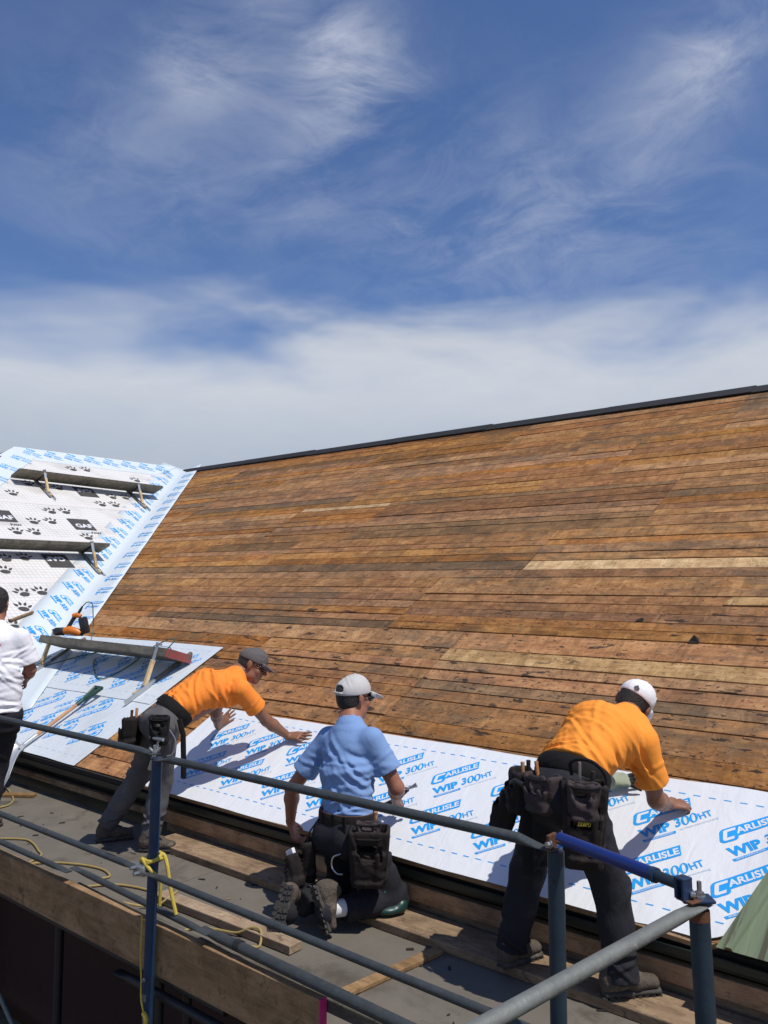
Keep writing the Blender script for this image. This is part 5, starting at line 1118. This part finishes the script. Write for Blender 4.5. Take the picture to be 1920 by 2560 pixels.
def figure(label, J, base, mats, o):
    """person from joint positions; clothing and kit are children"""
    J = {k: np.asarray(v, float) for k, v in J.items()}; e = empty('person', base); tag(e, label, 'person', 'roofers at work')
    UP = np.array([0, 0, 1.0]); sS, sP = unit(J['shR']-J['shL']), unit(J['hipR']-J['hipL']); pel = (J['hipL']+J['hipR'])/2; chest = (J['shL']+J['shR'])/2
    ax = unit(chest-pel); waist = J.get('waist', pel+ax*0.13); mid = J.get('mid', lerp(waist, chest, 0.52)+UP*o.get('bulge', 0.03)); neck, head = J['neck'], J['head']; Fm = head_frame(*o['face'])
    rw, rm, rc = o.get('rw', (0.160, 0.118)), o.get('rm', (0.172, 0.128)), o.get('rc', (0.185, 0.125)); rng = random.Random(o.get('seed', 1))
    # ---- body: head, neck, trunk, arms, hands in one surface
    L = head_prims(head, Fm)
    jaw = hpt(head, Fm, -0.025, 0, -0.055); L += [('C', neck, jaw, 0.062, 0.054, 0.03, 'u'), ('C', pel, chest, 0.09, 0.09, 0.04, 'u'), ('C', lerp(chest, neck, 0.3), neck, 0.07, 0.06, 0.04, 'u'), ('C', J['shL'], J['shR'], 0.045, 0.045, 0.04, 'u')]
    for s_ in 'LR':
        L += arm_prims(J['sh'+s_], J['el'+s_], J['wr'+s_], o.get('arm', 1.0))
        if o.get('hand'+s_): L += hand_prims(J['wr'+s_], **o['hand'+s_])
    solid('body', L, 0.0055, mats['skin'], e)
    # ---- shirt
    hem = waist-ax*o.get('hem', 0.05)
    L = [('T', hem-ax*0.03, mid, rw, rm, sP, 0, 'u'), ('T', mid, chest-ax*0.05, rm, rc, sS, 0.05, 'u'), ('T', chest-ax*0.05, lerp(chest, neck, 0.45), rc, (0.13, 0.09), sS, 0.05, 'u'),
         ('C', lerp(J['shL'], J['shR'], 0.06), lerp(J['shL'], J['shR'], 0.94), o.get('shr', 0.062), o.get('shr', 0.062), 0.04, 'u'), ('C', chest, lerp(neck, jaw, 0.06), 0.085, 0.070, 0.05, 'u')]
    L += [('E', x_, np.eye(3), (r_, r_, r_), 0.04, 'u') for x_, r_ in o.get('pads', ())]
    for s_ in 'LR':
        a, b = J['sh'+s_], J['el'+s_]; q = o.get('sleeve', 0.62); en = lerp(a, b, q); r1 = o.get('sleeve_r', 0.076); L += [('C', a, lerp(a, b, q+0.10), o.get('shr', 0.062)+0.004, r1, 0.04, 'u')]
    fl = o.get('folds', 1.0)
    for s_ in 'LR':
        a, b = J['sh'+s_], J['el'+s_]; arm = lerp(a, chest, 0.35)-ax*0.09
        for i in range(5): L.append(('F', arm+np.array([rng.uniform(-0.05, 0.05) for _ in range(3)])-ax*0.03*i, unit(np.cross(ax, sS)*rng.uniform(-0.4, 0.4)+ax*0.9+sS*rng.uniform(-0.7, 0.7)), rng.uniform(0.05, 0.085), rng.uniform(0.10, 0.16), 0.0105*fl, rng.uniform(0, 6), rng.uniform(0.6, 1.6)))
        L.append(('F', lerp(a, b, 0.45), unit(b-a)+sS*0.3, 0.06, 0.08, 0.008*fl, rng.uniform(0, 6), 1.2))
    for i in range(20):
        t = rng.uniform(-0.05, 0.75); side = rng.choice([-1, 1]); c_ = lerp(waist, chest, t)+sS*rng.uniform(0.02, 0.15)*side+np.cross(sS, ax)*rng.choice([-1, 1, 1, -1])*0.10
        L.append(('F', c_, unit(ax*0.9+sS*side*rng.uniform(0.1, 1.2)+np.cross(ax, sS)*rng.uniform(-0.3, 0.3)), rng.uniform(0.045, 0.10), rng.uniform(0.12, 0.24), rng.uniform(0.005, 0.010)*fl, rng.uniform(0, 6), rng.uniform(0.5, 2.0)))
    for i in range(7):
        c_ = hem+ax*rng.uniform(0.0, 0.07)+sP*rng.uniform(-0.16, 0.16)+np.cross(sS, ax)*rng.choice([-1, 1])*0.11
        L.append(('F', c_, unit(ax+sP*rng.uniform(-0.5, 0.5)), rng.uniform(0.04, 0.06), 0.13, 0.009*fl, rng.uniform(0, 6), 1.5))
    L += [('P', hem, -(ax+np.asarray(o.get('hemtilt', (0, 0, 0)))), 0.42)]
    for s_ in 'LR':
        a, b = J['sh'+s_], J['el'+s_]; q = o.get('sleeve', 0.62); L += [('C', lerp(a, b, q-0.08), lerp(a, b, q+0.4), 0.060, 0.062, 0.004, 's'), ('P', lerp(a, b, q), unit(b-a), 0.115)]
    L += [('C', lerp(neck, jaw, -0.2), lerp(neck, jaw, 0.9), 0.064, 0.060, 0.004, 's')]
    if o.get('collar'):
        u_ = unit(jaw-neck); Fc = np.stack([unit(np.cross(sS, u_)), unit(np.cross(u_, np.cross(sS, u_))), u_], 1); cc = lerp(neck, jaw, 0.24)
        L += [('T', cc-u_*0.035, cc-u_*0.004, (0.078, 0.078), (0.069, 0.069), sS, 0.006, 'u'), ('C', cc-u_*0.08, cc+u_*0.1, 0.062, 0.060, 0.004, 's')]
    mk = o.get('mark')
    solid('shirt', L, 0.0066, [mats['shirt'], mats.get('mark', mats['shirt'])], e, matfn=(lambda c: mk((c-chest)@sS, (c-chest)@ax, (c-chest)@np.cross(sS, ax)) & (((c-chest)@np.cross(sS, ax))*o.get('back', 1) > 0)) if mk else None)
    # ---- trousers
    tx = unit(waist-pel); rp = o.get('rp', (0.165, 0.130)); L = [('T', pel-tx*0.02, waist+tx*0.015, rp, (rw[0]*0.96, rw[1]*0.96), sP, 0, 'u')]
    L += [('E', x_, np.eye(3), (r_, r_, r_), 0.06, 'u') for x_, r_ in o.get('seat', ())]
    cuts = []
    for s_ in 'LR':
        hp_, kn, an = J['hip'+s_], J['kn'+s_], J['an'+s_]; tr = o.get('leg', 1.0)
        L += [('C', hp_, kn, 0.100*tr, 0.074*tr, 0.05, 'u'), ('C', kn, lerp(kn, an, 0.5), 0.076*tr, 0.068*tr, 0.03, 'u'), ('C', lerp(kn, an, 0.45), lerp(kn, an, 1.12), 0.068*tr, 0.067*tr, 0.03, 'u')]
        leg, th_ = unit(an-kn), unit(kn-hp_); cuts.append(('P', lerp(kn, an, o.get('cuff', 1.0)), leg, 0.12))
        for i in range(5):
            t = rng.uniform(0.55, 1.0); c_ = lerp(kn, an, t); L.append(('F', c_+np.array([rng.uniform(-0.05, 0.05), rng.uniform(-0.05, 0.05), 0]), unit(leg+np.array([rng.uniform(-0.6, 0.6), rng.uniform(-0.6, 0.6), 0])), rng.uniform(0.045, 0.08), rng.uniform(0.06, 0.10), rng.uniform(0.009, 0.017), rng.uniform(0, 6), rng.uniform(0.8, 2)))
        for i in range(6):
            c_ = lerp(hp_, kn, rng.uniform(0.1, 1.15)); L.append(('F', c_+np.array([rng.uniform(-0.07, 0.07), rng.uniform(-0.07, 0.07), 0]), unit(th_*rng.uniform(0.2, 1)+np.array([rng.uniform(-0.8, 0.8), rng.uniform(-0.8, 0.8), 0])), rng.uniform(0.06, 0.11), rng.uniform(0.07, 0.12), rng.uniform(0.007, 0.014), rng.uniform(0, 6), rng.uniform(0.8, 2)))
    solid('trousers', L+cuts, 0.0074, mats['pants'], e)
    return e, dict(Fm=Fm, head=head, waist=waist, ax=ax, sP=sP, sS=sS, pel=pel, chest=chest, neck=neck, UP=UP, J=J, tx=tx)

# ---- man reaching out along the strip, at the left
JA = dict(hipR=(-4.66, 3.27, 0.85), hipL=(-4.845, 3.36, 0.835), knR=(-4.80, 3.36, 0.46), knL=(-5.07, 3.36, 0.45), anR=(-4.835, 3.305, 0.105), anL=(-5.235, 3.225, 0.115),
          shR=(-4.455, 3.75, 1.052), shL=(-4.84, 3.90, 1.055), elR=(-4.433, 3.97, 0.815), wrR=(-4.400, 4.150, 0.685), elL=(-5.05, 4.01, 0.800), wrL=(-5.19, 4.140, 0.672),
          neck=(-4.63, 3.87, 1.14), head=(-4.575, 3.955, 1.195), waist=(-4.72, 3.42, 0.945))
eA, I = figure('man in bright orange T-shirt, grey cap and sunglasses reaching along the membrane', JA, (-4.95, 3.28, 0), dict(skin=M['skin'], shirt=M['tee1'], pants=M['pants1']),
    dict(face=((0.74, 0.60, -0.36), (-0.25, 0.0, 1)), bulge=0.055, seed=3, hem=0.055, sleeve=0.60, rw=(0.155, 0.115), rp=(0.158, 0.125), leg=0.98, cuff=1.02,
         seat=[((-4.80, 3.275, 0.84), 0.085)], handR=dict(d=(0.95, 0.32, 0.06), nrm=(0.1, -0.4, 0.9), thumb=(-0.2, 1, 0.3), curl=(0.08, 0.06, 0.08, 0.1), splay=0.5, sc=1.06), handL=dict(d=(0.25, 0.78, 0.58), nrm=(-0.75, 0.35, 0.2), thumb=(0.4, -0.2, 0.8), curl=(0.06, 0.06, 0.08, 0.1), splay=0.2, sc=1.02)))
hair(eA, I['head'], I['Fm'], M['hair']); c_ = cap(eA, I['head'], I['Fm'], M['capgrey'], 1.0); glasses(eA, I['head'], I['Fm'])
shoe(eA, (-4.885, 3.245, 0.012), (-4.655, 3.400, 0.012), (0, 0, 1)); shoe(eA, (-5.268, 3.155, 0.012), (-5.145, 3.395, 0.012), (0, 0, 1))
bA = belt(eA, I['waist']-I['tx']*0.035, I['tx'], I['sP'], (0.168, 0.128), M['webbing'], 0.075)
pouch(bA, (-4.595, 3.19, 0.835), (0.55, -0.8, 0), (0.13, 0.06, 0.20), M['webbing'], 0, (0.05, -0.05, 1))
pouch(bA, (-4.93, 3.20, 0.78), (-0.75, -0.65, 0), (0.17, 0.10, 0.21), M['nylon'], 2, (-0.05, 0.1, 1))
MB().sweep([(-4.535, 3.30, 0.90), (-4.505, 3.31, 0.80), (-4.500, 3.315, 0.62), (-4.505, 3.32, 0.52)], [(0.005, 0.018)]*4, seg=8, up=(0.7, 0.6, 0)).build('hanging_strap', M['webbing'], bA)
hm = MB().sweep([(-4.565, 3.165, 0.775), (-4.60, 3.15, 0.66), (-4.63, 3.145, 0.59)], [0.008, 0.011, 0.012], seg=10).sweep([(-4.625, 3.14, 0.80), (-4.585, 3.155, 0.79), (-4.53, 3.175, 0.785)], [(0.006, 0.010), (0.013, 0.013), (0.012, 0.012)], seg=10).build('hammer', M['steel'], bA, smooth=True)
MB().sweep(spline([(-4.50, 3.20, 0.85), (-4.46, 3.22, 0.78), (-4.475, 3.21, 0.70), (-4.52, 3.20, 0.68)], 5), 0.0045, seg=6).build('wire_loop', M['steel'], bA, smooth=True)

# ---- kneeling man in the middle
JB = dict(hipR=(-2.975, 3.34, 0.455), hipL=(-3.165, 3.355, 0.445), knR=(-2.875, 3.505, 0.112), knL=(-3.215, 3.46, 0.112), anR=(-2.985, 3.155, 0.115), anL=(-3.175, 3.05, 0.115),
          shR=(-2.958, 3.42, 0.942), shL=(-3.315, 3.44, 0.905), elR=(-2.850, 3.49, 0.690), wrR=(-3.015, 3.685, 0.560), elL=(-3.515, 3.35, 0.605), wrL=(-3.600, 3.42, 0.390),
          neck=(-3.145, 3.44, 1.000), head=(-3.178, 3.505, 1.140), waist=(-3.072, 3.345, 0.575), mid=(-3.10, 3.37, 0.75))
eB, I = figure('kneeling man in light blue polo shirt and beige cap holding a hammer', JB, (-3.05, 3.3, 0), dict(skin=M['skin2'], shirt=M['polo'], pants=M['pants2']),
    dict(face=((0.16, 0.97, -0.06), (0, -0.03, 1)), seed=8, hem=0.035, sleeve=0.66, sleeve_r=0.078, shr=0.056, rw=(0.156, 0.116), rm=(0.164, 0.120), rc=(0.178, 0.112), rp=(0.172, 0.135), collar=True, cuff=0.86, leg=0.98, folds=0.8,
         seat=[((-3.00, 3.27, 0.44), 0.10), ((-3.14, 3.28, 0.43), 0.10)], handL=dict(d=(0.22, 0.22, -0.93), nrm=(-0.85, -0.35, -0.2), thumb=(0.2, 0.9, 0.1), curl=(0.75, 0.85, 0.9, 0.9), splay=0.05, sc=1.0), handR=dict(d=(-0.30, 0.80, -0.30), nrm=(0.6, 0.1, 0.5), thumb=(0, 0.3, 1), curl=(1.0, 1.05, 1.1, 1.1), splay=0.03)))
hair(eB, I['head'], I['Fm'], M['hair']); cap(eB, I['head'], I['Fm'], M['capbeige'], 1.0, True, tilt=0.10); glasses(eB, I['head'], I['Fm'])
shoe(eB, (-3.055, 3.060, 0.262), (-2.968, 3.080, 0.014), (0.30, 0.93, 0.12), lugs=True); shoe(eB, (-3.150, 2.985, 0.268), (-3.165, 2.890, 0.014), (-0.38, 0.88, -0.30), lugs=True)
solid('sock', [('C', (-2.995, 3.15, 0.125), (-2.96, 3.25, 0.12), 0.042, 0.046, 0, 'u')], 0.006, M['sock'], eB)
bB = belt(eB, I['waist']-I['tx']*0.045, I['tx'], I['sP'], (0.175, 0.137), M['nylon'], 0.085)
belt(bB, I['waist']-I['tx']*0.012, I['tx'], I['sP'], (0.168, 0.128), M['leather'], 0.022)
for a in (-0.075, 0.0, 0.085): MB().box(Vector(I['waist'])-Vector(I['tx'])*0.05+Vector(I['sP'])*a+Vector((0.02, -0.138, 0)), (0.024, 0.012, 0.10), bev=0.004).build('belt_loop', M['webbing'], bB)
pouch(bB, (-2.858, 3.275, 0.385), (0.62, -0.78, 0), (0.20, 0.13, 0.30), M['nylon'], 2, (0.04, -0.03, 1))
pouch(bB, (-2.845, 3.255, 0.51), (0.65, -0.76, 0), (0.13, 0.05, 0.12), M['nylon2'], 0, (0, 0, 1))
pouch(bB, (-3.225, 3.205, 0.300), (-0.70, -0.72, 0), (0.075, 0.07, 0.23), M['nylon'], 0, (0.0, -0.1, 1))
pouch(bB, (-3.285, 3.165, 0.245), (-0.70, -0.72, 0), (0.14, 0.08, 0.18), M['nylon'], 0, (-0.45, 0.1, 1))
MB().sweep([(-3.185, 3.245, 0.53), (-3.215, 3.200, 0.46), (-3.225, 3.175, 0.38)], [(0.004, 0.016)]*3, seg=8, up=(0.7, -0.7, 0)).build('pouch_strap', M['webbing'], bB)
MB().box((-3.322, 3.160, 0.338), (0.075, 0.02, 0.03), frame(x=(0.8, -0.2, 0.45), z=(-0.3, 0, 1)), bev=0.004).build('paper_slip', M['printwhite'], bB)
MB().sweep(spline([(-2.975, 3.185, 0.395), (-3.01, 3.165, 0.375), (-3.015, 3.16, 0.33), (-2.985, 3.165, 0.30), (-2.95, 3.175, 0.30)], 5), 0.004, seg=6).build('carabiner', M['steel'], bB, smooth=True)
kp = solid('knee_pad', [('E', (-2.890, 3.450, 0.078), np.eye(3), (0.095, 0.095, 0.034), 0, 'u'), ('E', (-2.812, 3.485, 0.092), np.eye(3), (0.030, 0.035, 0.034), 0.03, 'u'), ('P', (-2.865, 3.535, 0.047), (0, 0, -1), 0.2)], 0.006, M['teal'], eB)
MB().sweep(spline([(-2.855, 3.40, 0.175), (-2.868, 3.385, 0.12), (-2.885, 3.383, 0.07), (-2.92, 3.40, 0.05)], 5), [(0.003, 0.010)]*16, seg=8, up=(0.5, 0.5, 0.5)).build('knee_pad_strap', M['tealstrap'], kp)
hB = empty('hammer', (-3.03, 3.75, 0.53)); tag(hB, 'claw hammer gripped by the kneeling man over the membrane', 'hammer')
MB().sweep([(-3.19, 3.765, 0.475), (-3.06, 3.752, 0.545), (-2.975, 3.745, 0.612)], [0.015, 0.013, 0.010], seg=12).build('handle', M['blackplast'], hB, smooth=True)
MB().sweep([(-3.00, 3.720, 0.632), (-2.975, 3.745, 0.622), (-2.955, 3.762, 0.628), (-2.935, 3.776, 0.640)], [(0.005, 0.010), (0.012, 0.012), (0.009, 0.009), (0.014, 0.014)], seg=12).build('head', M['steel'], hB, smooth=True)

# ---- bending man at the right
JC = dict(hipR=(-1.680, 3.305, 0.845), hipL=(-1.880, 3.40, 0.830), knR=(-1.600, 3.43, 0.475), knL=(-2.015, 3.43, 0.455), anR=(-1.555, 3.415, 0.150), anL=(-2.060, 3.365, 0.150),
          shR=(-1.580, 3.75, 1.052), shL=(-1.860, 3.99, 1.085), elR=(-1.568, 3.87, 0.765), wrR=(-1.605, 4.115, 0.690), elL=(-2.03, 4.13, 0.86), wrL=(-1.955, 4.20, 0.725),
          neck=(-1.730, 3.93, 1.130), head=(-1.742, 4.035, 1.178), waist=(-1.770, 3.44, 0.960))
eC, I = figure('bending man in amber orange T-shirt and white cap with black tool belt', JC, (-1.8, 3.4, 0.045), dict(skin=M['skin'], shirt=M['tee2'], pants=M['pants2'], mark=M['printwhite']),
    dict(face=((-0.22, 0.84, -0.50), (0.42, 0.25, 1)), bulge=0.075, seed=21, hem=0.05, sleeve=0.68, sleeve_r=0.082, rw=(0.165, 0.125), rm=(0.185, 0.14), rc=(0.19, 0.13), rp=(0.172, 0.14), leg=1.06, cuff=1.12, folds=1.15, mark=lambda a, b, f: (np.abs(a+0.045) < 0.028) & (np.abs(b-0.012+0.2*a) < 0.010),
         seat=[((-1.74, 3.27, 0.86), 0.11), ((-1.85, 3.31, 0.85), 0.11)], handR=dict(d=(0.55, 0.72, -0.05), nrm=(0.1, -0.45, 0.88), thumb=(-0.7, 0.6, 0.2), curl=(0.9, 0.95, 1.0, 1.0), splay=0.04), handL=None))
solid('glove', [('C', (-1.985, 4.165, 0.775), (-1.955, 4.20, 0.725), 0.034, 0.038, 0.01, 'u')]+hand_prims((-1.955, 4.20, 0.735), (0.80, 0.52, 0.06), (0, -0.45, 0.9), (-0.3, 0.8, 0.5), (0.12, 0.14, 0.15, 0.2), 0.55, 1.2, 0.9), 0.006, [M['glove'], M['gloveblack']], eC, matfn=lambda c: ((c-np.array([-1.955, 4.20, 0.735]))@unit((0.80, 0.52, 0.06)) > 0.10))
hair(eC, I['head'], I['Fm'], M['hair']); c_ = cap(eC, I['head'], I['Fm'], M['capwhite'], 1.0, False, tilt=0.02, lift=0.004)
bc = Vector(hpt(I['head'], I['Fm'], -0.121, 0.012, 0.050)); Fh = I['Fm']
MB().box(bc, (0.021, 0.021, 0.006), Matrix([list(r_) for r_ in np.stack([(Fh[:, 1]+Fh[:, 2])/1.414, (Fh[:, 2]-Fh[:, 1])/1.414, -Fh[:, 0]], 1)])).build('cap_badge', M['greymark'], c_)
shoe(eC, (-1.628, 3.345, 0.058), (-1.440, 3.570, 0.058), (0, 0, 1)); shoe(eC, (-2.085, 3.290, 0.058), (-2.015, 3.545, 0.058), (0, 0, 1))
bC = belt(eC, I['waist']-I['tx']*0.035, I['tx'], I['sP'], (0.183, 0.148), M['webbing'], 0.075)
pouch(bC, (-1.625, 3.235, 0.785), (0.45, -0.88, 0.05), (0.18, 0.12, 0.36), M['nylon'], 2, (0.03, 0.02, 1))
pouch(bC, (-1.598, 3.180, 0.890), (0.45, -0.88, 0.05), (0.135, 0.05, 0.17), M['nylon2'], 0, (0.03, 0.02, 1))
pouch(bC, (-1.800, 3.215, 0.885), (-0.35, -0.93, 0.1), (0.17, 0.09, 0.17), M['nylon2'], 1, (-0.05, 0.05, 1))
pouch(bC, (-1.945, 3.28, 0.86), (-0.75, -0.66, 0), (0.14, 0.10, 0.20), M['nylon'], 2, (0, 0, 1))
pouch(bC, (-2.075, 3.36, 0.735), (-0.9, -0.4, 0), (0.15, 0.09, 0.20), M['nylon'], 0, (0.25, 0.1, 1))
MB().sweep([(-1.895, 3.225, 0.90), (-1.885, 3.205, 0.75), (-1.875, 3.20, 0.53)], [(0.005, 0.022)]*3, seg=8, up=(0.8, 0.5, 0)).build('hanging_strap', M['webbing'], bC)
MB().sweep(spline([(-1.665, 3.21, 0.985), (-1.665, 3.20, 1.035), (-1.63, 3.21, 1.055), (-1.575, 3.23, 1.045), (-1.535, 3.25, 1.00), (-1.525, 3.25, 0.95)], 6), 0.0075, seg=8).build('handle_loop', M['webbing'], bC, smooth=True)
MB().sweep([(-1.97, 3.215, 0.905), (-1.93, 3.19, 0.925), (-1.88, 3.175, 0.915)], [(0.005, 0.009), (0.011, 0.011), (0.012, 0.012)], seg=10).build('hammer', M['blacksteel'], bC, smooth=True)
fo = Vector((0.45, -0.88, 0.05)).normalized(); oz = Vector((0, 0, 1)); ou = oz.cross(fo).normalized()*1.0; ou = Vector((-fo.y, fo.x, 0)).normalized()
Ink().text('FXWPD', 0, 0.052, 0, 0.018, 0, 0, 0.02, 0.2).build('pouch_mark', lambda u, w_, h: Vector((-1.583, 3.153, 0.80))+fo*0.002+ou*(u-0.026)+oz*w_, [M['yellowmark']], bC)

# ---- man at the left edge, back to the viewer
JD = dict(hipR=(-5.933, 2.822, 0.83), hipL=(-6.093, 2.702, 0.83), knR=(-6.073, 2.822, 0.46), knL=(-6.243, 2.722, 0.46), anR=(-6.068, 2.762, 0.10), anL=(-6.243, 2.632, 0.10),
          shR=(-5.928, 2.902, 1.385), shL=(-6.213, 2.667, 1.405), elR=(-5.908, 2.972, 1.15), wrR=(-6.158, 3.057, 1.05), elL=(-6.408, 2.632, 1.14), wrL=(-6.453, 2.832, 1.05),
          neck=(-6.098, 2.792, 1.475), head=(-6.148, 2.812, 1.63), waist=(-5.988, 2.767, 0.885), mid=(-6.013, 2.772, 1.13))
eD, I = figure('dark-haired man in white T-shirt cut off by the left edge', JD, (-6.135, 2.730, 0), dict(skin=M['skin2'], shirt=M['whitetee'], pants=M['pants3'], mark=M['redmark']),
    dict(face=((-0.75, 0.66, -0.12), (0, 0, 1)), seed=33, hem=0.03, sleeve=0.80, sleeve_r=0.088, rw=(0.178, 0.135), rm=(0.185, 0.14), rc=(0.19, 0.13), rp=(0.172, 0.135), leg=1.08, cuff=1.0, mark=lambda a, b, f: (b > -0.075) & (np.abs(a-0.085) < 0.55*(-0.035-b)),
         handR=dict(d=(-0.8, 0.4, -0.3), nrm=(0.4, 0.6, 0.2), thumb=(0, 0.5, 0.8), curl=(0.5, 0.5, 0.6, 0.6)), handL=dict(d=(0.2, 0.8, -0.1), nrm=(-0.6, 0, 0.6), thumb=(0, 0.2, 1))))
hair(eD, I['head'], I['Fm'], M['hair'], True)
shoe(eD, (-6.035, 2.720, 0.012), (-6.185, 2.920, 0.012), (0, 0, 1)); shoe(eD, (-6.215, 2.590, 0.012), (-6.365, 2.790, 0.012), (0, 0, 1))
belt(eD, I['waist']-I['tx']*0.03, I['tx'], I['sP'], (0.176, 0.136), M['leather'], 0.035)
MB().sweep([(-5.970, 2.850, 0.84), (-5.930, 2.875, 0.905), (-5.900, 2.890, 0.965)], [(0.006, 0.016), (0.005, 0.012), (0.001, 0.003)], seg=8).build('trowel', M['blacksteel'], eD)
MB().sweep([(-6.070, 2.770, 1.655), (-6.040, 2.795, 1.69)], [0.004, 0.003], seg=6).build('pencil', M['blacksteel'], eD)
